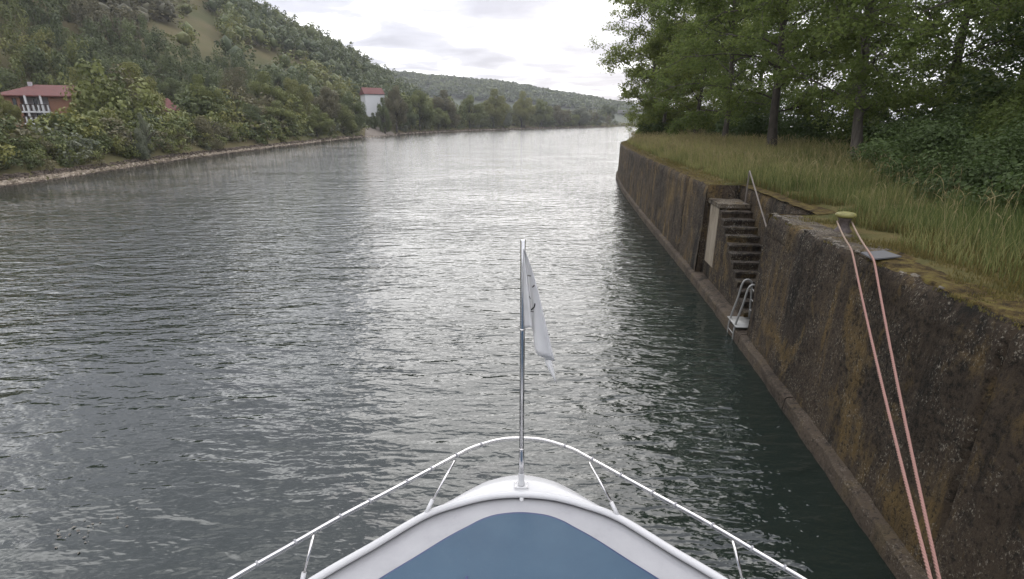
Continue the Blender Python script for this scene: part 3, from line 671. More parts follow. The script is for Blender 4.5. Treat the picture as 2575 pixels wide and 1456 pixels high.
# rock outcrop on the hill
p = at_t(694, 70, 330); gz = float(terrain_z(p[0:1], p[1:2])[0]); v, f = ico(); w = v * (1 + .5 * (rng.uniform(size=(len(v), 1)) - .5)) * np.array([3, 3, 7.5])
o = link('rock_outcrop', make_mesh('rock_outcrop', w, f, M['rock'], False), None, (p[0], p[1], max(gz + 5, p[2] - 1))); tag(o, 'pale rock pinnacle among trees near the hill crest', 'rock')
# bridge over the far bend
a = at_t(1505, 283, 560); b = at_t(1700, 281, 500); zt = 13.5
br = tag(empty('road_bridge', (a[0], a[1], 0), math.atan2(b[1] - a[1], b[0] - a[0])), 'pale concrete road bridge at the far river bend', 'bridge'); Lb = float(np.hypot(*(b - a)[:2]))
MB().box(-8, Lb, -4, 4, zt, zt + 1.7).build('deck', M['conc'], br); MB().box(-8, Lb, -4.25, -4.02, zt + 1.5, zt + 2.7).build('parapet', M['galv'], br)
for f in (.7, .95): MB().box(Lb * f - .8, Lb * f + .8, -3.5, 3.5, -3, zt - .02).build('pier', M['conc'], br, bevel=.1)
p = at_t(1490, 285, 470); o = tag(empty('lamp_post', (p[0], p[1], 4)), 'thin pale lamp post above the willows by the bridge', 'lamp post')
MB().tube([(0, 0, 0), (0, 0, 19)], .16, 8).build('post', M['galv'], o); MB().box(-.9, .9, -.2, .2, 19, 19.25).build('lamp_head', M['galv'], o)

# ------------------------------------------------------------------ quay wall on the right
WP = [(2.55, -9), (3.0, -6), (4.55, 4.6), (5.40, 10.9), (6.03, 16.4), (7.15, 28), (8.45, 39.6), (10.0, 50), (11.6, 56), (14.3, 62), (18.5, 68), (25, 74), (36, 81), (58, 92), (110, 112), (240, 150)]
wc = cr_spline(WP, 60); seg = np.hypot(*np.diff(wc, axis=0).T); ws = np.concatenate([[0], np.cumsum(seg)])
wtg = np.gradient(wc, axis=0); wtg /= np.linalg.norm(wtg, axis=1)[:, None]
def wp(s, d, z):                                    # along the wall, landward offset, height
    s = np.asarray(s, float); x = np.interp(s, ws, wc[:, 0]); y = np.interp(s, ws, wc[:, 1]); tx = np.interp(s, ws, wtg[:, 0]); ty = np.interp(s, ws, wtg[:, 1])
    d = np.asarray(d, float); return np.stack(np.broadcast_arrays(x + ty * d, y - tx * d, np.asarray(z, float)), -1)
def s_at_y(y): return float(np.interp(y, wc[:, 1], ws))
def rise(s): return .13 * np.clip((9.5 - np.interp(s, ws, wc[:, 1])) / 5, 0, 1)
WT = 3.12                                            # wall top
SN, SF = s_at_y(11.1), s_at_y(16.4)                # recess, near and far end
DEP, SET = 1.08, .22
quay = tag(empty('quay_wall', (5.4, 10.9, 0)), 'tall dark-stained concrete quay wall with recessed stairs', 'wall')
qi = Vector((-5.4, -10.9, 0))
def qpart(name, me): return link(name, me, quay, qi)
def edge_off(S): S = np.asarray(S, float); return (fbm(np.stack([S * 2.2, 0 * S + WT * 2, 0 * S], -1), 3, 5) - .35) * .14, (fbm(np.stack([S * 3, 0 * S, 0 * S], -1), 3, 9) - .3) * .10
def rough_face(name, S, Zs, d0, mtl, amp=.05, batter=.03, fr=1.9, landward=1):
    Sg, Zg = np.meshgrid(S, Zs, indexing='ij'); base = wp(Sg, 0 * Sg, Zg)
    nn = (fbm(base * np.array([fr, fr, fr]), 5, 21, .6) - .5) * 2 * amp
    edge = np.clip((Zg - (WT - .35)) / .35, 0, 1)
    ragged = edge ** 2 * (fbm(np.stack([Sg * 2.2, Zg * 2, 0 * Sg], -1), 3, 5) - .35) * .14 + edge ** 6 * .05
    groove = np.exp(-((Zg - (WT - .46)) / .025) ** 2) * .03 + np.exp(-((np.mod(Sg - SN + 3.0, 7.4) - 3.7) / .03) ** 2) * .05
    P = wp(Sg, d0 + batter * Zg - nn + ragged + groove, Zg - edge ** 3 * (fbm(np.stack([Sg * 3, 0 * Sg, 0 * Sg], -1), 3, 9) - .3) * .10 + rise(Sg) * Zg / WT)
    return qpart(name, make_mesh(name, P.reshape(-1, 3), grid_faces(*Sg.shape), mtl, True))
zs = np.concatenate([np.linspace(.28, WT, 54)])
rough_face('wall_face', np.arange(s_at_y(-8), SN + .001, .06), zs, 0.0, M['wall'])
sfar = np.concatenate([np.arange(SF, s_at_y(40), .12), np.arange(s_at_y(40), s_at_y(100), .5)])
rough_face('wall_face', sfar, np.linspace(.28, WT, 34), 0.0, M['wall'])
rough_face('recess_back', np.linspace(SN - .02, SF + .02, 70), np.linspace(.1, WT, 34), DEP, M['wall'], .02, 0)
for s_, sgn in ((SN, 1), (SF, -1)):
    Dg, Zg = np.meshgrid(np.linspace(.02, DEP + .02, 14), np.linspace(.1, WT - .01, 34), indexing='ij')
    nn = (fbm(np.stack([Dg * 3, Zg * 3, 0 * Dg + s_], -1), 4, 31) - .5) * .05
    P = wp(s_ + nn * sgn, Dg + .03 * Zg * (1 - Dg / DEP), Zg); qpart('recess_side', make_mesh('recess_side', P.reshape(-1, 3), grid_faces(14, 34), M['wall'], True))
# coping strips (mossy top of the wall)
def top_strip(name, S, d0, d1, mtl, z0=WT, nd=8, amp=.05):
    Sg, Dg = np.meshgrid(S, np.linspace(0, 1, nd), indexing='ij'); dd = d0 + (d1 - d0) * Dg
    eo, ez = edge_off(Sg); k_ = np.clip(1 - Dg * 6, 0, 1) if d0 < .01 else 0 * Dg; dd = dd + k_ * (eo + .045)
    zz = rise(Sg) + z0 + k_ * (-ez - .012) + (1 - k_) * (-.02 + (fbm(np.stack([Sg * 2.5, dd * 4, 0 * Sg], -1), 4, 41) - .4) * amp)
    return qpart(name, make_mesh(name, wp(Sg, dd + .03 * z0, zz).reshape(-1, 3), grid_faces(*Sg.shape)[:, ::-1], mtl, True))
top_strip('coping', np.arange(s_at_y(-8), s_at_y(7.6) + .001, .06), .0, .62, M['moss'], WT, 12, .12)
top_strip('coping', np.arange(s_at_y(7.6), SN + .001, .06), .0, .62, M['coping'], WT, 12, .09)
top_strip('coping', sfar, .0, .62, M['moss'])
top_strip('coping', np.linspace(SN - .02, SF + .02, 60), DEP - .10, DEP + .5, M['moss'], WT + .02)
VV, FF, b_ = [], [], 0
for i in range(170):
    s_ = rng.uniform(s_at_y(7.9), SN) if i < 130 else rng.uniform(s_at_y(2.5), s_at_y(7.9)); v, f = ico(); sc_ = rng.uniform(.012, .045); eo, ez = edge_off(s_)
    w = v * rng.uniform(.6, 1.3, (12, 1))[:len(v)] if len(v) == 12 else v * rng.uniform(.6, 1.25, (len(v), 1)); c_ = wp(s_, float(eo) + .05 + .03 * WT + rng.uniform(0, .09), WT + float(rise(s_)) - float(ez) + rng.uniform(-.02, .012))
    VV.append(w * sc_ * np.array([1.2, 1.5, .55]) + c_); FF.append(f + b_); b_ += len(v)
qpart('lichen_crust', make_mesh('lichen_crust', np.vstack(VV), np.vstack(FF), M['crust'], False))['kind'] = 'stuff'
# base ledge in cast lengths
def ledge_piece(s0, s1, dback=.3):
    n_ = max(6, int((s1 - s0) / .15)); S = np.linspace(s0, s1, n_)
    prof = [(-.14, -2.0), (-.14, -.2), (-.14, .05), (-.14, .17), (-.135, .245), (-.11, .275), (-.04, .285), (.03, .295), (dback, .315)]
    Pn = []
    for s_ in S:
        for j, (d, z) in enumerate(prof):
            nz = (fbm(np.array([[s_ * 3.5, z * 4, d * 3]]), 4, 51)[0] - .5) * .085; Pn.append(wp(s_, d + nz, z + nz * .6))
    me = make_mesh('base_block', np.array(Pn), grid_faces(n_, len(prof)), M['ledge'], False); qpart('base_block', me)
s_ = s_at_y(-8); edges = [s_]
while s_ < SN - .9: s_ = min(s_ + 4.1, SN + .35); edges.append(s_)
edges[-1] = SN + .0
for a, b in zip(edges[:-1], edges[1:]): ledge_piece(a + .012, b - .012)
ledge_piece(SN + .012, SF - .012, .5)
s_ = SF
while s_ < s_at_y(95): ledge_piece(s_ + .012, s_ + 5.1 - .012); s_ += 5.1
# stairs
st = qpart('staircase', make_mesh('staircase', wp(np.array([SN + .6, SF, SF, SN + .6]), np.array([SET + .02, SET + .02, DEP, DEP]), np.array([.2, .2, .2, .2])).reshape(-1, 3), [(0, 1, 2, 3)], M['step']))
NS, LZ, LAND = 12, 2.70, 1.15
TR = (SF - LAND - SN - .95) / NS; RI = (LZ - .33) / (NS + 1)
def stair_block(name, s0, s1, z0, z1, d0, d1, mtl, par=None, jit=.02):
    pts = []; g = 7
    vs_, fs_ = [], []
    A_ = np.linspace(s0, s1, 5); B_ = np.linspace(d0, d1, g)
    top = [[wp(a, b, z1 + rng.uniform(-jit, jit)) for b in B_] for a in A_]; bot = [[wp(a, b, z0) for b in B_] for a in A_]
    V_ = np.array(top + bot).reshape(-1, 3); i = np.arange(len(V_)).reshape(2, 5, g); F_ = []
    for a in range(4):
        for b in range(g - 1): F_.append((i[0, a, b], i[0, a + 1, b], i[0, a + 1, b + 1], i[0, a, b + 1])[::-1])
    for a in range(4): F_.append((i[0, a, 0], i[0, a + 1, 0], i[1, a + 1, 0], i[1, a, 0])[::1]); F_.append((i[0, a, -1], i[1, a, -1], i[1, a + 1, -1], i[0, a + 1, -1]))
    for b in range(g - 1): F_.append((i[0, 0, b], i[1, 0, b], i[1, 0, b + 1], i[0, 0, b + 1])[::-1]); F_.append((i[0, -1, b], i[0, -1, b + 1], i[1, -1, b + 1], i[1, -1, b])[::-1])
    o = link(name, make_mesh(name, V_, F_, mtl), par, None if par is st else qi); return o
for j in range(NS):
    s1 = SF - LAND - j * TR; z1 = LZ - (j + 1) * RI
    stair_block('riser_block', s1 - TR, s1 + .01, .2, z1 - .05, SET, DEP - .02, M['wall'], st, 0)
    stair_block('step', s1 - TR - .035, s1 + .005, z1 - .05, z1, SET - .015, DEP - .02, M['step'], st)
stair_block('landing_block', SF - LAND, SF - .02, .2, LZ - .12, SET, DEP - .02, M['wall'], st, 0)
stair_block('landing', SF - LAND - .04, SF - .02, LZ - .12, LZ, SET - .05, DEP - .02, M['coping'], st, .02)
stair_block('plaster_patch', SF - LAND + .03, SF - LAND + .95, .75, LZ - .15, SET - .012, SET + .02, M['plaster'], st, 0)

# land behind the wall
def land_z(d, s=0): return WT - .03 + np.interp(d, [0, 1.2, 6, 14, 40, 120], [0, .05, .28, .55, .9, 1.4])
S = np.concatenate([np.arange(s_at_y(-8), s_at_y(45), .35), np.arange(s_at_y(45), ws[-1] - 1, 3.0)])
S = np.sort(np.concatenate([S, [SN - .02, SN, SF, SF + .02]]))
Dn = np.concatenate([np.linspace(0, 1, 8) ** 1.0 * 1.2, np.linspace(1.5, 14, 30), np.linspace(18, 130, 14)])
Pn = []
for s_ in S:
    d0 = DEP + .42 if SN - .01 < s_ < SF + .01 else .5
    d = d0 + Dn; z = land_z(d) + rise(s_) + (fbm(np.stack([0 * d + s_ * .9, d * .9, 0 * d], -1), 4, 61) - .5) * .14; z[0] -= .10
    Pn.append(wp(np.full(len(d), s_), d, z))
mi_ = None
o = link('grassy_ground', make_mesh('grassy_ground', np.array(Pn).reshape(-1, 3), grid_faces(len(S), len(Dn))[:, ::-1], M['soil'], True)); tag(o, kind='structure')

# ------------------------------------------------------------------ grass on the bank
def blades(n, s0, s1, d0, d1, hmin, hmax, w, mk, name, label, tlo, thi, dens_near=1.0, lean=.35):
    u = rng.uniform(0, 1, n) ** dens_near; s_ = s0 + (s1 - s0) * u; d = rng.uniform(d0, d1, n)
    rec = (s_ > SN - .05) & (s_ < SF + .05) & (d < DEP + .35); s_, d = s_[~rec], d[~rec]
    P = wp(s_, d, 0 * s_); P[:, 2] = land_z(d) - .03 + rise(s_)
    # a worn patch round the bollard and thin spots
    th_ = fbm(np.stack([P[:, 0] * .8, P[:, 1] * .8, 0 * d], -1), 3, 71); bare_ = (np.hypot(P[:, 0] - 5.8, P[:, 1] - 9.3) < .75) & (rng.uniform(0, 1, len(d)) > .12)
    ok = (th_ > .34) & ~bare_; P, d, s_, th_ = P[ok], d[ok], s_[ok], th_[ok]; n = len(P)
    hh = rng.uniform(hmin, hmax, n) * (.55 + .9 * fbm(np.stack([P[:, 0] * .5, P[:, 1] * .5, 0 * d], -1), 3, 81)) * np.clip(.35 + (d - .5) * .55, .25, 1)
    a = rng.uniform(0, 6.28, n); side = np.stack([np.cos(a), np.sin(a), 0 * a], -1); b = rng.uniform(0, 6.28, n)
    ln = np.stack([np.cos(b), np.sin(b), 0 * b], -1) * (rng.uniform(.1, 1, n) * lean * hh)[:, None] + np.array([-.12, -.10, 0]) * hh[:, None]
    up = np.array([0, 0, 1.])[None] * hh[:, None]; wd = (side * (w * rng.uniform(.6, 1.3, n))[:, None])
    v = np.stack([P - wd, P + wd, P + up * .55 + ln * .32 - wd * .8, P + up * .55 + ln * .32 + wd * .8, P + up * .97 + ln - wd * .28, P + up * .97 + ln + wd * .28], 1)
    base = (np.arange(n) * 6)[:, None]; f = np.concatenate([base + np.array([0, 1, 3, 2]), base + np.array([2, 3, 5, 4])])
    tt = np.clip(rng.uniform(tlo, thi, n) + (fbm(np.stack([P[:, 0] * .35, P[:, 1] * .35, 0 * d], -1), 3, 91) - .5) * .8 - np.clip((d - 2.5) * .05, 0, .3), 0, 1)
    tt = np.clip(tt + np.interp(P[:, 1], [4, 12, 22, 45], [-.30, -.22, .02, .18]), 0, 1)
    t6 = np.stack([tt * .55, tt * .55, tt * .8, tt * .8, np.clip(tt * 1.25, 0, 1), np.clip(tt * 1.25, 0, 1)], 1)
    return v.reshape(-1, 3), f, t6.ravel()
def grass_obj(name, label, mk, sets):
    VV, FF, TT, b = [], [], [], 0
    for st_ in sets:
        v, f, t = blades(*st_); VV.append(v); FF.append(f + b); TT.append(t); b += len(v)
    o = link(name, make_mesh(name, np.vstack(VV), np.vstack(FF), M[mk], False, np.concatenate(TT))); tag(o, label, kind='stuff')
s0, s1, s2, s3, s4 = s_at_y(1), s_at_y(14), s_at_y(28), s_at_y(48), s_at_y(72)
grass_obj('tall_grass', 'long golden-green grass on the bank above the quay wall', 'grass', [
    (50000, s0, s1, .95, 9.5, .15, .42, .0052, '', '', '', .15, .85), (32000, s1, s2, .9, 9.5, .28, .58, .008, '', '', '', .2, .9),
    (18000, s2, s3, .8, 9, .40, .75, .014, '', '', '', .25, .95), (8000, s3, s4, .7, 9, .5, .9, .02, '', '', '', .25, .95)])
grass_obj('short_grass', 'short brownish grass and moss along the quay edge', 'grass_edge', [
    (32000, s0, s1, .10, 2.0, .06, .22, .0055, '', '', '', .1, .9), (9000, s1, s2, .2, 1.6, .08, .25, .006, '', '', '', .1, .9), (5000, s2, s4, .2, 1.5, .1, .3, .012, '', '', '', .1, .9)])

# ------------------------------------------------------------------ near trees on the right bank
def near_tree_mesh(seed, H, cs, tr, spread, lean, nlimb=18, nleaf=26, leaf=.15, bushy=1.0):
    """returns wood MB, leaf verts, faces, tint. base at the origin"""
    r = np.random.default_rng(seed); mb = MB(); C = []
    zt = np.linspace(0, 1, 9); tp = np.stack([lean[0] * zt * H + .12 * np.sin(zt * 5 + seed), lean[1] * zt * H + .12 * np.cos(zt * 4 + seed) - .12, zt * H], -1); tp[0, :2] = 0
    trr = tr * (1 - zt * .82); trr[0] *= 1.35; trr[-1] = .02
    tp = np.vstack([[tp[0] - [0, 0, .4]], tp]); trr = np.concatenate([[trr[0] * 1.1], trr]); mb.tube(tp, trr, 12)
    for i in range(nlimb):
        f = cs + (1 - cs) * (i + r.uniform(0, .8)) / nlimb; f = min(f, .97); j = f * 8 + 1; a = int(j); p0 = tp[a] + (tp[min(a + 1, 9)] - tp[a]) * (j - a); rr = np.interp(j, np.arange(10), trr)
        az = i * 2.4 + r.uniform(-.5, .5); el = r.uniform(.30, .80) + f * .30
        ln = spread * (1.0 - .55 * abs(f - (cs + .3)) / .6) * r.uniform(.75, 1.15)
        dr = np.array([math.cos(az) * math.cos(el), math.sin(az) * math.cos(el), math.sin(el)]); pts = [p0]
        for q in range(5): dr = dr + r.normal(size=3) * .17 + [0, 0, -.13]; dr /= np.linalg.norm(dr); pts.append(pts[-1] + dr * ln / 5)
        pts = np.array(pts); mb.tube(pts, np.linspace(min(rr * .40, .05), .012, 6), 6)
        for q in range(int(9 * bushy)):
            g = r.uniform(.22, 1); j2 = g * 5; a2 = min(int(j2), 4); p1 = pts[a2] + (pts[a2 + 1] - pts[a2]) * (j2 - a2); d2 = dr * .5 + r.normal(size=3) * .75; d2[2] = d2[2] * .6 - .12; d2 /= np.linalg.norm(d2)
            l2 = ln * r.uniform(.22, .42); p2 = p1 + d2 * l2 * .5 + [0, 0, .04]; p3 = p2 + (d2 + r.normal(size=3) * .25) * l2 * .5; mb.tube([p1, p2, p3], [.022, .014, .006], 4, False)
            for w in range(5):
                b0 = p1 + (p3 - p1) * r.uniform(.3, 1); d3 = d2 * .5 + r.normal(size=3) * .7; d3[2] *= .55; d3 /= np.linalg.norm(d3); l3 = r.uniform(.35, .8); mb.tube([b0, b0 + d3 * l3], [.008, .003], 3, False)
                nn = int(nleaf * r.uniform(.6, 1.3)); k_ = r.uniform(.1, 1.1, nn)[:, None]; C.append((b0 + d3 * l3 * k_ + r.normal(size=(nn, 3)) * np.array([.20, .20, .13]), r.uniform(.15, .85)))
    P = np.vstack([c for c, _ in C]); t = np.concatenate([np.full(len(c), tv) for c, tv in C]) * .6 + r.uniform(0, .4, len(P))
    Nn = r.normal(size=(len(P), 3)) * .7 + [0, 0, .8]; v, f = leaf_quads(P, Nn, leaf * r.uniform(.6, 1.25, len(P)), .75, .3)
    return mb, v, f, np.repeat(np.clip(t, 0, 1), 4)
def stalks(n, s0, s1, d0, d1, hmin, hmax, w):
    s_ = rng.uniform(s0, s1, n); d = rng.uniform(d0, d1, n); rec = (s_ > SN - .3) & (s_ < SF + .3) & (d < DEP + .6); s_, d = s_[~rec], d[~rec]; n = len(d)
    P = wp(s_, d, 0 * d); P[:, 2] = land_z(d) + rise(s_); hh = rng.uniform(hmin, hmax, n); b = rng.normal(-2.2, .9, n); ln = np.stack([np.cos(b), np.sin(b), 0 * b], -1) * (hh * rng.uniform(.08, .4, n))[:, None]
    a = rng.uniform(0, 6.28, n); sd_ = np.stack([np.cos(a), np.sin(a), 0 * a], -1); up = np.array([[0, 0, 1.]]) * hh[:, None]; ww = w
    L = [P - sd_ * ww, P + sd_ * ww, P + up * .8 + ln * .6 - sd_ * ww * .6, P + up * .8 + ln * .6 + sd_ * ww * .6, P + up * .9 + ln * .85 - sd_ * ww * 2.2, P + up * .9 + ln * .85 + sd_ * ww * 2.2, P + up * .98 + ln * 1.25 - sd_ * ww * .5, P + up * .98 + ln * 1.25 + sd_ * ww * .5]
    base = (np.arange(n) * 8)[:, None]; f = np.concatenate([base + np.array(q_) for q_ in ([0, 1, 3, 2], [2, 3, 5, 4], [4, 5, 7, 6])]); return np.stack(L, 1).reshape(-1, 3), f, np.repeat(rng.uniform(.2, 1, n), 8)
M['straw'] = foliage('straw', (.15, .14, .065), (.34, .285, .15), .4)
VV, FF, TT, b_ = [], [], [], 0
for a_ in ((1100, s0, s1, 1.2, 8.5, .45, .85, .0032), (1900, s1, s2, 1.0, 9, .5, .95, .005), (2300, s2, s3, .9, 8, .55, 1.0, .009), (1200, s3, s4, .8, 8, .6, 1.1, .014)):
    v, f, t = stalks(*a_); VV.append(v); FF.append(f + b_); TT.append(t); b_ += len(v)
tag(link('seed_stalks', make_mesh('seed_stalks', np.vstack(VV), np.vstack(FF), M['straw'], False, np.concatenate(TT))), 'pale seeding grass stalks standing above the long grass', kind='stuff')
near_protos = {}
def near_tree(name, base, label, seed, mk, bark='bark', rz=0.0, sc=1.0, group='trees on the right bank', **kw):
    key = (seed, tuple(sorted((a, str(b)) for a, b in kw.items())))
    if key not in near_protos:
        mb, v, f, t = near_tree_mesh(seed, **kw); near_protos[key] = (mb, v, f, t, {})
    mb, v, f, t, cache = near_protos[key]
    if ('t', bark) not in cache: cache[('t', bark)] = make_mesh('trunk', mb.v, mb.f, M[bark], True)
    if 'crown' not in cache: cache['crown'] = make_mesh('crown', v, f, M['leaf_near'], False, t)
    e = tag(empty(name, base, rz), label, 'tree', group); e.scale = (sc, sc, sc)
    link('trunk', cache[('t', bark)], e); c = link('crown', cache['crown'], e); c.material_slots[0].link = 'OBJECT'; c.material_slots[0].material = M[mk]; return e
def gl(x, y):                                        # ground height on the right bank near x,y
    i = np.argmin((wc[:, 0] - x) ** 2 + (wc[:, 1] - y) ** 2); return float(land_z(math.hypot(x - wc[i, 0], y - wc[i, 1]))) - .05
def gp(x, y): return (x, y, gl(x, y))
near_tree('maple_tree', gp(13.75, 21.2), 'grey straight trunk nearest the camera, standing in long grass', 11, 'leaf_near', H=12.5, cs=.15, tr=.19, spread=5.6, lean=(-.125, 0), nlimb=26, nleaf=38)
near_tree('maple_tree', gp(13.4, 27.6), 'second trunk from the camera, dark, with sky gaps beside it', 12, 'leaf_near', 'bark_dark', H=13.5, cs=.15, tr=.22, spread=5.4, lean=(-.085, 0), nlimb=24, nleaf=30)
near_tree('maple_tree', gp(14.0, 35.5), 'third trunk from the camera, thinner and paler', 13, 'leaf_near', H=13.5, cs=.13, tr=.18, spread=5.8, lean=(-.05, 0), nlimb=28, nleaf=36)
near_tree('maple_tree', gp(15.6, 46.0), 'thin-trunked tree behind the third trunk with low spreading limbs', 13, 'leaf_bright', 'bark_dark', 2.1, .95, H=13.5, cs=.13, tr=.18, spread=5.8, lean=(-.05, 0), nlimb=28, nleaf=36)
near_tree('maple_tree', gp(14.6, 57.0), 'sunlit yellow-green tree overhanging the river at the end of the quay', 11, 'leaf_bright', 'bark', 1.2, 1.3, H=12.5, cs=.15, tr=.19, spread=5.6, lean=(-.125, 0), nlimb=26, nleaf=38)
near_tree('maple_tree', gp(22.5, 66.0), 'yellow-green tree behind the one overhanging the river', 13, 'leaf_bright', 'bark', 4.0, 1.1, H=13.5, cs=.13, tr=.18, spread=5.8, lean=(-.05, 0), nlimb=28, nleaf=36)
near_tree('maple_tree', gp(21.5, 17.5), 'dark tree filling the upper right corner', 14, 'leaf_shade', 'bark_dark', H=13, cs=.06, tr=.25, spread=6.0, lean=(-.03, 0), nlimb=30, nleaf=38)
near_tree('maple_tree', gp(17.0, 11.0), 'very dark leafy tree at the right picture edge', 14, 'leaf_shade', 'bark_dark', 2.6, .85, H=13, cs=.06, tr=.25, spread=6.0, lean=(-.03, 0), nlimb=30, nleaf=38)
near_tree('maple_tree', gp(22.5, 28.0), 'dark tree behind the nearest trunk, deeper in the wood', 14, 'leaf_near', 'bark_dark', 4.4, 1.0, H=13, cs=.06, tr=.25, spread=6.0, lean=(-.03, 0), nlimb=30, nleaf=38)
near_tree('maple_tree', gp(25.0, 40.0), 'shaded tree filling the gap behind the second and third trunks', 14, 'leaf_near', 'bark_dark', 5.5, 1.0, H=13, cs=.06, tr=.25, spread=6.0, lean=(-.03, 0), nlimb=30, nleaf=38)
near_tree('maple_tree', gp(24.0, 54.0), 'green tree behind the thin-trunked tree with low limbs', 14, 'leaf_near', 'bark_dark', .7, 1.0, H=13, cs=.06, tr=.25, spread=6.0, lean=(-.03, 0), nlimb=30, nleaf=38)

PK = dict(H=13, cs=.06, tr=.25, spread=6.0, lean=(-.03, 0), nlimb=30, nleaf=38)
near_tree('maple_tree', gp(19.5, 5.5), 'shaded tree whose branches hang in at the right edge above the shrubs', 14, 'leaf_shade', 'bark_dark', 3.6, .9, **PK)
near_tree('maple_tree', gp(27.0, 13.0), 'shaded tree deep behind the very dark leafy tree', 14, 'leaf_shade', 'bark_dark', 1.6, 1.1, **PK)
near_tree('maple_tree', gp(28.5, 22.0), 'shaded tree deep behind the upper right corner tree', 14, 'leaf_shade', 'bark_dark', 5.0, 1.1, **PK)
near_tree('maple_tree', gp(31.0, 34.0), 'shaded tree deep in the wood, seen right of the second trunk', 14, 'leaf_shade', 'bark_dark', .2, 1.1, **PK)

near_tree('maple_tree', gp(22.5, 9.0), 'shaded tree between the two dark trees at the right edge', 14, 'leaf_shade', 'bark_dark', 4.9, 1.0, **PK)
near_tree('maple_tree', gp(25.0, 17.5), 'shaded tree just behind the upper right corner tree, farther inland', 14, 'leaf_shade', 'bark_dark', .9, 1.1, **PK)
near_tree('maple_tree', gp(14.2, 51.0), 'low bright yellow-green tree just before the end of the quay', 14, 'leaf_bright', 'bark', 2.2, .72, **PK)
near_tree('maple_tree', gp(17.5, 63.0), 'bright yellow-green tree standing last at the quay end', 14, 'leaf_bright', 'bark', 1.1, .85, **PK)
def shrub_mass(name, label, items, mk, leaf, nq):
    VV, FF, TT, b = [], [], [], 0
    for (x, y, r, h, k) in items:
        nn = int(nq * k); C, Nn, t = crown_points(16, nn, int(rng.integers(1e6)), 'bush'); C = C * np.array([r, r, h]); C += rng.normal(size=C.shape) * .10
        C += np.array([x, y, gl(x, y) - .05]); Nn = Nn + np.array([0, 0, .5]); v, f = leaf_quads(C, Nn, leaf * rng.uniform(.6, 1.35, nn), .7, .2); VV.append(v); FF.append(f + b); TT.append(np.repeat(t, 4)); b += len(v)
    o = link(name, make_mesh(name, np.vstack(VV), np.vstack(FF), M[mk], False, np.concatenate(TT))); return tag(o, label, kind='stuff')
near_sh = [(11.0, 14.2, 1.7, 1.5, .8), (10.7, 11.8, 1.7, 1.4, .9), (10.6, 9.6, 1.8, 1.5, .9), (11.0, 7.4, 1.8, 1.6, .8), (12.4, 13.2, 2.2, 2.3, 1.1), (12.4, 10.3, 2.2, 2.4, 1.1), (12.4, 7.2, 2.2, 2.6, .9), (13.2, 17.6, 1.7, 1.6, .8), (12.4, 16.2, 1.5, 1.3, .7), (15.2, 18.6, 1.9, 2.2, .9)]
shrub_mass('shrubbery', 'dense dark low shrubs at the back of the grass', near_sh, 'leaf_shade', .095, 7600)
shrub_mass('tall_shrubs', 'taller fresh-green shrubs rising behind the dark low ones', [(14.6, 15.5, 2.4, 3.0, 1.1), (14.6, 11.8, 2.6, 3.5, 1.1), (16.8, 14.2, 2.6, 3.8, 1), (17.5, 18.5, 2.4, 3.2, .9), (15.5, 8.5, 2.8, 3.7, 1), (18.5, 21.5, 2.4, 3.4, .8)], 'leaf_near', .12, 5200)
far_sh = [(float(17.0 + rng.uniform(-.8, 2.8)), float(y), float(rng.uniform(1.5, 2.3)), float(rng.uniform(1.8, 3.0)), 1.0) for y in np.arange(20, 60, 1.7)]
far_sh += [(float(14.5 + (y - 55) * .35), float(y), 1.7, 2.2, .8) for y in np.arange(50, 66, 2.2)] + [(float(23 + rng.uniform(-2, 2)), float(y), 2.6, 4.6, 1.0) for y in np.arange(14, 70, 3.2)]
shrub_mass('riverside_shrubs', 'bright low shrubs at the tip of the quay under the overhanging tree', [(float(x_), float(y_), 1.8, float(h_), 1) for x_, y_, h_ in ((14.0, 54.5, 2.6), (15.2, 57.5, 2.8), (16.8, 60.5, 2.6), (19, 63.5, 3), (21.5, 66, 3), (25, 69, 3.2), (17, 56, 3.4), (30, 72, 3.5))], 'leaf_bright', .22, 1800)
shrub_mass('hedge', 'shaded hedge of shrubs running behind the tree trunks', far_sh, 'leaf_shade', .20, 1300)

# ------------------------------------------------------------------ quay furniture
b0 = (6.0, 9.25); gz = float(land_z(.6)) - .02 + .01
bl = tag(empty('mooring_bollard', (b0[0], b0[1], gz)), 'mushroom bollard with yellow cap on the quay, rope looped round it', 'bollard')
MB().lathe([(.14, -.1), (.14, .02), (.105, .06), (.085, .14), (.09, .20), (.125, .255)], k=28).build('post', M['iron'], bl, True)
MB().lathe([(.10, .256), (.155, .262), (.168, .285), (.165, .315), (.14, .338), (.08, .35), (.01, .352)], k=28).build('cap', M['yellow'], bl, True)
# rope: two legs, three strands each, laid round the bollard
def catenary(a, b, sag, n):
    t = np.linspace(0, 1, n)[:, None]; p = a + (b - a) * t; p[:, 2] -= (4 * sag * t * (1 - t))[:, 0]; return p
cle = np.array([2.30, 1.15, 1.46]); bz = gz + .17
dirv = cle[:2] - np.array(b0); dirv /= np.linalg.norm(dirv); nrm = np.array([-dirv[1], dirv[0]]); ra = .115
loop = [np.array([b0[0] + ra * (math.cos(a) * nrm[0] - math.sin(a) * dirv[0]), b0[1] + ra * (math.cos(a) * nrm[1] - math.sin(a) * dirv[1]), bz]) for a in np.linspace(0, math.pi, 16)]
ea = wp(s_at_y(7.35), .02, WT + float(rise(s_at_y(7.35))) + .045); eb = wp(s_at_y(6.75), .02, WT + float(rise(s_at_y(6.75))) + .05)
if np.linalg.norm(loop[0] - ea) > np.linalg.norm(loop[-1] - ea): loop = loop[::-1]
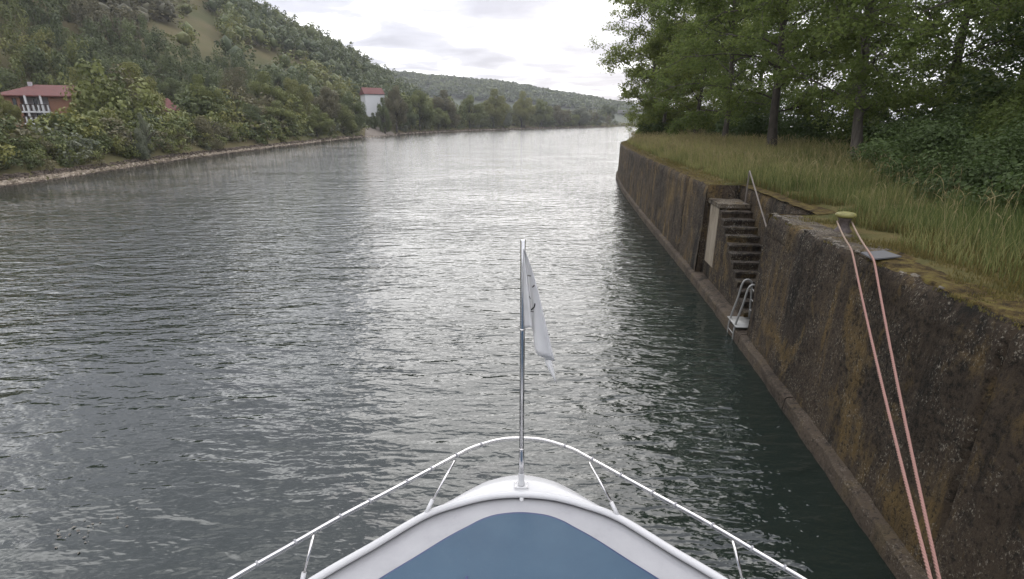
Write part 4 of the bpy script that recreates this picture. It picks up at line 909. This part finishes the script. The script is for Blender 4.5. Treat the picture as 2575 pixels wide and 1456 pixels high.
def leg(end, edge, post, sag):
    c_ = catenary(end, edge, sag, 60); u_ = catenary(edge, post, .03, 20); raw = np.vstack([c_[:-1], u_])
    k_ = np.array([.05, .1, .2, .3, .2, .1, .05]); sm2 = raw.copy()
    for i_ in range(3): sm2[3:-3, i_] = np.convolve(raw[:, i_], k_, 'same')[3:-3]
    return sm2
la = leg(cle + np.array([-.03, .04, .0]), ea, loop[0], .10); Q = at_t(2366, 1475, 3.72); lb = leg(Q, eb, loop[-1], .05); lb = np.vstack([catenary(cle + np.array([.005, -.04, 0]), lb[0], .01, 14)[:-1], lb])[::-1]
path = np.vstack([la[:-1], loop, lb[1:]])
def resample(p, step):
    s_ = np.concatenate([[0], np.cumsum(np.linalg.norm(np.diff(p, axis=0), axis=1))]); q = np.arange(0, s_[-1], step); return np.stack([np.interp(q, s_, p[:, i]) for i in range(3)], -1), q
pp, q = resample(path, .014); tg = np.gradient(pp, axis=0); tg /= np.linalg.norm(tg, axis=1)[:, None]
sd = np.cross(tg, [0, 0, 1.]); sd /= np.linalg.norm(sd, axis=1)[:, None]; upv = np.cross(sd, tg)
rp = tag(empty('mooring_rope', (cle[0], cle[1], cle[2])), 'doubled pink twisted mooring rope from the yellow bollard down to the boat', 'rope')
for k in range(3):
    ph = q / .095 * 2 * math.pi + k * 2.0944; pts = pp + .0072 * (np.cos(ph)[:, None] * sd + np.sin(ph)[:, None] * upv)
    MB().tube(pts, .0081, 5).build('strand', M['rope'], rp, True, loc=-Vector(cle))
# handrail
def seg_pts(*c): return np.array(c)
dr_ = DEP - .13
p0 = wp(SF - LAND + .12, dr_, LZ - .05); ptop = p0 + [0, 0, 1.0]; sE = SF - LAND - .12 - 2.75
pe = wp(sE, dr_, LZ + .95 - (SF - LAND - .0 - sE) * RI / TR * 1.02); pend = pe
hr = tag(empty('handrail', tuple(p0)), 'bent weathered pipe handrail at the top of the quay stairs', 'handrail')
bend = [ptop + (pe - ptop) * f for f in (.05, .12)]
pts = cr_spline([p0, p0 + [0, 0, .5], p0 + [0, 0, .9], p0 + np.array([0, -.01, .985]), ptop + (pe - ptop) * .04 + [0, 0, .0], ptop + (pe - ptop) * .2, ptop + (pe - ptop) * .6, pe], 6)
MB().tube(pts, .021, 10).build('pipe', M['rust_rail'], hr, True, loc=-Vector(p0))
MB().lathe([(.06, 0), (.06, .012), (.03, .02)], (0, 0, .045), 12).build('foot_plate', M['rust_rail'], hr)
# ladder with two hoops at the foot of the stairs
lz = .345; lad = tag(empty('boarding_ladder', tuple(wp(SN + .35, .2, lz))), 'galvanised ladder with two hooped handles at the foot of the stairs', 'ladder'); li = -Vector(wp(SN + .35, .2, lz))
def lb_(mb, nm): mb.build(nm, M['galv'], lad, True, loc=li)
for s_ in (SN + .40, SN + .84):
    pts = cr_spline([wp(s_, -.14, lz - .55), wp(s_, -.13, lz), wp(s_, -.02, lz + .55), wp(s_, .04, lz + .92), wp(s_, .12, lz + 1.03), wp(s_, .22, lz + 1.0), wp(s_, .27, lz + .85), wp(s_, .32, lz + .02)], 6)
    lb_(MB().tube(pts, .024, 10), 'hoop')
for z in (-.5, -.22): lb_(MB().tube([wp(SN + .40, -.14, lz + z), wp(SN + .84, -.14, lz + z)], .016, 8), 'rung')
for z in (.28, .54, .80): lb_(MB().tube([wp(SN + .40, .31 - .03 * z, lz + z), wp(SN + .84, .31 - .03 * z, lz + z)], .018, 8), 'rung')
A_ = [wp(SN + .26, -.16, 0), wp(SN + .98, -.16, 0), wp(SN + .98, .42, 0), wp(SN + .26, .42, 0)]
lb_(MB().prism([(a[0], a[1]) for a in A_], lz + .005, lz + .03), 'platform')
# bent steel plate over the quay edge
a = at_z(2150, 655, WT + .02); pl = tag(empty('steel_plate', tuple(a)), 'grey bent metal plate lying over the quay edge below the bollard', 'plate')
zp = WT + float(rise(s_at_y(7.0))); c4 = [wp(s_at_y(7.22), .08, zp + .035), wp(s_at_y(6.86), .07, zp + .03), wp(s_at_y(6.95), .47, zp + .06), wp(s_at_y(7.26), .40, zp + .065)]
dn = np.array([0, 0, -.018]); v = c4 + [c + dn for c in c4]
MB().add(v, [(0, 1, 2, 3)[::-1], (4, 5, 6, 7), (0, 4, 5, 1), (1, 5, 6, 2), (2, 6, 7, 3), (3, 7, 4, 0)]).build('sheet', M['plate'], pl, loc=-Vector(a))

# ------------------------------------------------------------------ the boat's bow
DZ = 1.30
boat = tag(empty('motor_boat', (0, 4.2, 0), -.018), 'white rounded boat bow with blue deck cover and steel pulpit rail', 'boat'); bi = Vector((0, -4.2, 0))
def bpart(mb, nm, mk, smooth=False, bevel=0): return mb.build(nm, M[mk], boat, smooth, bevel, bi)
def sym(pts): return [p for p in pts] + [np.array([-p[0], p[1], p[2]]) for p in reversed(pts[:-1])]
def half(pxs, z):                                    # left half outline, stern to stem, made symmetric about x=.09/2
    out = []
    for x, y in pxs: p = at_z(x, y, z); p[0] -= .0; out.append(p)
    return out
CX = .095
def centred(pts):
    r_ = []
    for p in pts: r_.append(np.array([p[0] - CX, p[1], p[2]]))
    r_[-1][0] = 0; return r_
def full(pts):
    s_ = sym(centred(pts)); return cr_spline([p + np.array([CX, 0, 0]) for p in s_], 8)
aft = lambda p: [np.array([CX - x_, y_, p]) for x_, y_ in ((2.85, -5), (2.85, -3), (2.84, -1), (2.80, .6), (2.70, 1.6), (2.50, 2.3), (2.18, 2.85))]
bead = full(aft(DZ + .05) + half([(806, 1456), (937, 1378), (1068, 1299), (1153, 1268), (1230, 1249), (1311, 1243)], DZ + .05))
lipo = full(aft(DZ + .03)[4:] + half([(806, 1456), (937, 1378), (1064, 1300), (1136, 1259), (1183, 1232), (1236, 1208), (1311, 1195)], DZ + .04))
def ngon_plate(mb, curve, z0, z1): return mb.prism([(p[0], p[1]) for p in curve], z0, z1)
# deck inside the bead
bpart(ngon_plate(MB(), bead, DZ - .06, DZ), 'deck', 'deck')
bpart(MB().tube(bead, .034, 12), 'gunwale_bead', 'gelcoat', True)
inn = bead.copy(); V, F = [], []
nb = len(bead)
for i, p in enumerate(bead): V += [(p[0], p[1], DZ + .03), (p[0], p[1], DZ - .01)]
# bow cap in front of the bead
lo = lipo; bi_ = cr_spline(bead, 1)
ia = [np.argmin(np.hypot(bead[:, 0] - p[0], bead[:, 1] - p[1])) for p in lo]
V = []; F = []
for p, i in zip(lo, ia):
    q_ = bead[i]; V += [(q_[0], q_[1], DZ + .055), ((q_[0] + p[0]) / 2, (q_[1] + p[1]) / 2, DZ + .062), (p[0], p[1], DZ + .045), (p[0] * 1.0, p[1] + .012, DZ + .01), (p[0], p[1] - .01, DZ - .06)]
F = [(a * 5 + j, a * 5 + j + 1, (a + 1) * 5 + j + 1, (a + 1) * 5 + j) for a in range(len(lo) - 1) for j in range(4)]
bpart(MB().add(V, F), 'bow_cap', 'gelcoat', True)
# hull
V, F = [], []
lv = [(0, 1.0, DZ + .02), (-.03, .995, DZ - .25), (-.12, .97, .6), (-.25, .93, 0), (-.4, .85, -.5)]
allp = full(aft(DZ) + half([(806, 1456), (937, 1378), (1064, 1300), (1136, 1259), (1183, 1232), (1236, 1208), (1311, 1195)], DZ + .03))
for dy_, sc_, z in lv:
    for p in allp: V.append((CX + (p[0] - CX) * sc_, p[1] + dy_ * max(0, min(1, (p[1] - 1) / 3)), z))
nl_ = len(allp); F = [(a * nl_ + j, a * nl_ + j + 1, (a + 1) * nl_ + j + 1, (a + 1) * nl_ + j) for a in range(len(lv) - 1) for j in range(nl_ - 1)]
F += [(a * nl_, (a + 1) * nl_, (a + 1) * nl_ + nl_ - 1, a * nl_ + nl_ - 1) for a in range(len(lv) - 1)]
bpart(MB().add(V, F), 'hull', 'gelcoat', True)
# blue cover
bl_ = full([np.array([CX - x_, y_, DZ]) for x_, y_ in ((2.1, -3), (2.1, -1.5), (2.1, 0), (2.08, 1.2), (2.0, 2.1), (1.85, 2.65), (1.55, 3.05))] + half([(961, 1456), (1044, 1404), (1124, 1353), (1180, 1322), (1215, 1304), (1255, 1292), (1311, 1287)], DZ + .02))
cen = np.array([CX, 1.0]); V = []; F = []
nb_ = len(bl_)
for sc_, z in ((1.0, DZ + .002), (1.0, DZ + .018), (.992, DZ + .024)):
    for p in bl_: V.append((cen[0] + (p[0] - cen[0]) * sc_, cen[1] + (p[1] - cen[1]) * sc_, z))
F = [(a * nb_ + j, a * nb_ + (j + 1) % nb_, (a + 1) * nb_ + (j + 1) % nb_, (a + 1) * nb_ + j) for a in range(2) for j in range(nb_)]
cv = bpart(MB().add(V, F), 'deck_cover', 'navy')
MB().add([(cen[0] + (p[0] - cen[0]) * .992, cen[1] + (p[1] - cen[1]) * .992, DZ + .0245) for p in bl_], [tuple(range(nb_))[::-1]]).build('cover_sheet', M['blue'], cv)
p = at_z(1178, 1452, DZ + .05); MB().box(p[0] - .012, p[0] + .012, p[1] - .2, p[1] + .005, DZ + .025, DZ + .06).build('strap', M['navy'], cv, bevel=.004)
# pulpit rail
RZ = 1.75
rail = full([np.array([CX - x_, y_, RZ]) for x_, y_ in ((2.86, -1.5), (2.85, 0), (2.78, 1.4), (2.60, 2.25), (2.38, 2.70))] + half([(598, 1456), (727, 1380), (856, 1304), (1004, 1224), (1146, 1146), (1185, 1126), (1230, 1111), (1268, 1103), (1311, 1101)], RZ))
rl = bpart(MB().tube(rail, .0145, 12), 'pulpit_rail', 'rail_steel', True)
mb = MB(); sr = rail + np.array([0, -.03, -.02]); bpart(MB().tube(rail + np.array([0, -.004, -.028]), .004, 6), 'rail_cord', 'deck', True)
for (x, y) in ((583 + 60, 1424), (740, 1366), (848, 1304), (935, 1258), (1020, 1213), (1085, 1178), (1146, 1146), (1205, 1118), (1420, 1118), (1489, 1151), (1560, 1190), (1640, 1236), (1700, 1271), (1790, 1324), (1880, 1376), (1960, 1424)):
    p = at_z(x, y, RZ); i = int(np.argmin(np.hypot(rail[:, 0] - p[0], rail[:, 1] - p[1]))); i = min(max(i, 1), len(rail) - 2); t_ = rail[i + 1] - rail[i - 1]; t_ /= np.linalg.norm(t_)
    MB().tube([rail[i] - t_ * .007, rail[i] + t_ * .007], .0235, 10).build('rail_clip', M['deck'], rl)
for sx_ in (-1, 1):
    for foot, top in (((1075, 1297), (1142, 1160)), ((735, 1456), (790, 1351))):
        f = at_z(foot[0], foot[1], DZ + .06); t_ = at_z(top[0], top[1], RZ - .02)
        if sx_ > 0: f[0] = 2 * CX - f[0]; t_[0] = 2 * CX - t_[0]
        i = int(np.argmin(np.hypot(bead[:, 0] - f[0], bead[:, 1] - f[1]))); f = bead[i] + [0, 0, .02]
        o = bpart(MB().tube([f + (t_ - f) * .2, t_], .0125, 10), 'stanchion', 'rail_steel', True)
        MB().tube([f - [0, 0, .02], f + (t_ - f) * .26], .02, 12).build('socket', M['gelcoat'], o, True)
o = bpart(MB().lathe([(.07, DZ + .001), (.05, DZ + .03), (.04, DZ + .06), (.04, DZ + .15), (.055, DZ + .19), (.05, DZ + .22)], (2.30, 1.15, 0), 16), 'mooring_bitt', 'chrome', True)
# flag staff
fb = at_z(1311, 1221, DZ + .065); FY = fb[1]; ftop = at_y(1311, 602, FY)[2]
stf = tag(empty('flag_staff', tuple(fb)), 'polished steel flagstaff on a white foot at the bow tip', 'flagpole')
pr = (ftop - fb[2])
hz_ = lambda py: at_y(1311, py, FY)[2] - fb[2]
MB().box(-.075, .075, -.05, .05, -.02, .012).build('foot_plate', M['gelcoat'], stf, bevel=.004)
for bx in (-.058, .058):
    for by in (-.034, .034): MB().lathe([(.009, 0), (.009, .006), (.004, .009)], (bx, by, .012), 10).build('bolt', M['rail_steel'], stf)
MB().lathe([(.036, .01), (.036, .03), (.031, .04), (.031, hz_(1190)), (.028, hz_(1190) + .01)], k=20).build('sleeve', M['gelcoat'], stf, True)
MB().lathe([(.022, -.14), (.022, -.02)], (0, -.14, -.01), 16).build('drain_stub', M['gelcoat'], stf, True)
MB().lathe([(.029, hz_(1190) + .011), (.0285, hz_(1150)), (.026, hz_(1129)), (.0245, hz_(1128))], k=20).build('socket', M['chrome'], stf, True)
MB().lathe([(.0235, hz_(1130)), (.0235, hz_(604)), (.020, hz_(602))], k=20).build('pole', M['chrome'], stf, True)
for py in (829, 1130): MB().lathe([(.0245, hz_(py + 3)), (.027, hz_(py + 2)), (.027, hz_(py - 2)), (.0245, hz_(py - 3))], k=20).build('ring', M['rail_steel'], stf, True)
# flag
cols = [([(1314, 626), (1315, 730), (1318, 826)], -.02), ([(1316, 626), (1326, 730), (1335, 824)], -.075), ([(1317, 627), (1331, 735), (1340, 838)], .025), ([(1318, 627), (1338, 712), (1349, 890)], -.03),
        ([(1319, 628), (1347, 712), (1394, 907)], -.06), ([(1319, 629), (1344, 720), (1370, 910)], .05), ([(1320, 630), (1350, 745), (1400, 968)], .075)]
rows = 26; cur = []
for pts, dep in cols:
    c = cr_spline(np.array([(x, y, 0) for x, y in pts]), 13)[:, :2]; tt = np.linspace(0, len(c) - 1, rows); c = np.stack([np.interp(tt, np.arange(len(c)), c[:, i]) for i in (0, 1)], -1)
    cur.append([at_y(x, y, FY - .02 + dep * min(1, .15 + 1.4 * k / rows)) + np.array([.004, 0, 0]) for k, (x, y) in enumerate(c)])
cur = np.array(cur)                                  # cols, rows, 3
fine = np.array([cr_spline(cur[:, k], 7) for k in range(rows)])   # rows, m, 3
fine[..., 1] += (vnoise(fine * 14, 5) - .5) * .014
me = make_mesh('flag', (fine - fb).reshape(-1, 3), grid_faces(*fine.shape[:2]), M['cloth'], True)
fl = tag(empty('bow_flag', tuple(fb)), 'limp white flag with black print hanging from the flagstaff', 'flag')
fo = link('cloth', me, fl); sm_ = fo.modifiers.new('solid', 'SOLIDIFY'); sm_.thickness = .0015
def stroke(pxs, w=.006):
    pts = []
    for x, y in pxs:
        P_, Q_ = project(fine); i = np.argmin((P_ - x) ** 2 + (Q_ - y) ** 2 + (fine[..., 1] - FY) * 60); q_ = fine.reshape(-1, 3)[i]; d = ray(x, y); pts.append(at_y(x, y, q_[1] - .008) - fb)
    MB().tube(cr_spline(pts, 4), w * .7, 6).build('print_mark', M['black'], fo)
stroke([(1327, 693), (1336, 694)]); stroke([(1342, 712), (1343, 718), (1339, 722)], .007); stroke([(1345, 763), (1343, 772), (1336, 779)], .009); stroke([(1335, 783), (1341, 784)], .006)
stroke([(1331, 745), (1334, 752)], .004); stroke([(1380, 840), (1382, 842)], .007)

# ------------------------------------------------------------------ small floating litter
for (x, y, rr_, lb) in ((205, 1335, .36, 'brown clump of leaf litter with pale flakes floating on the river'),):
    c = at_z(x, y, 0.0); e_ = tag(empty('floating_weed', tuple(c)), lb, 'weed'); nn = 20
    C = np.stack([rng.normal(0, rr_ * .5, nn), rng.normal(0, rr_ * .35, nn), np.full(nn, .006) + rng.uniform(0, .006, nn)], -1)
    v, f = leaf_quads(C, rng.normal(size=(nn, 3)) * .12 + [0, 0, 1], rng.uniform(.02, .07, nn), .6); link('leaf_pieces', make_mesh('leaf_pieces', v, f, M['litter']), e_)['kind'] = 'stuff'
    nn = 9; C = np.stack([rng.normal(0, rr_ * .55, nn), rng.normal(0, rr_ * .4, nn), np.full(nn, .014)], -1)
    v, f = leaf_quads(C, rng.normal(size=(nn, 3)) * .1 + [0, 0, 1], rng.uniform(.012, .026, nn), .8); link('flakes', make_mesh('flakes', v, f, M['foam']), e_)['kind'] = 'stuff'

# ------------------------------------------------------------------ thin haze in the valley air
hm = bpy.data.materials.new('valley_haze'); hm.use_nodes = True; hn, hl = hm.node_tree.nodes, hm.node_tree.links; hn.clear()
ho = N(hn, 'ShaderNodeOutputMaterial'); hv = N(hn, 'ShaderNodeVolumePrincipled'); hl.new(hv.outputs[0], ho.inputs['Volume'])
hv.inputs['Color'].default_value = (.93, .95, 1, 1); hv.inputs['Density'].default_value = HAZE; hv.inputs['Anisotropy'].default_value = 0
o = MB().box(-6100, 6100, -6100, 6100, -4.6, 125).build('haze', hm); tag(o, 'thin pale haze in the valley air', kind='stuff')
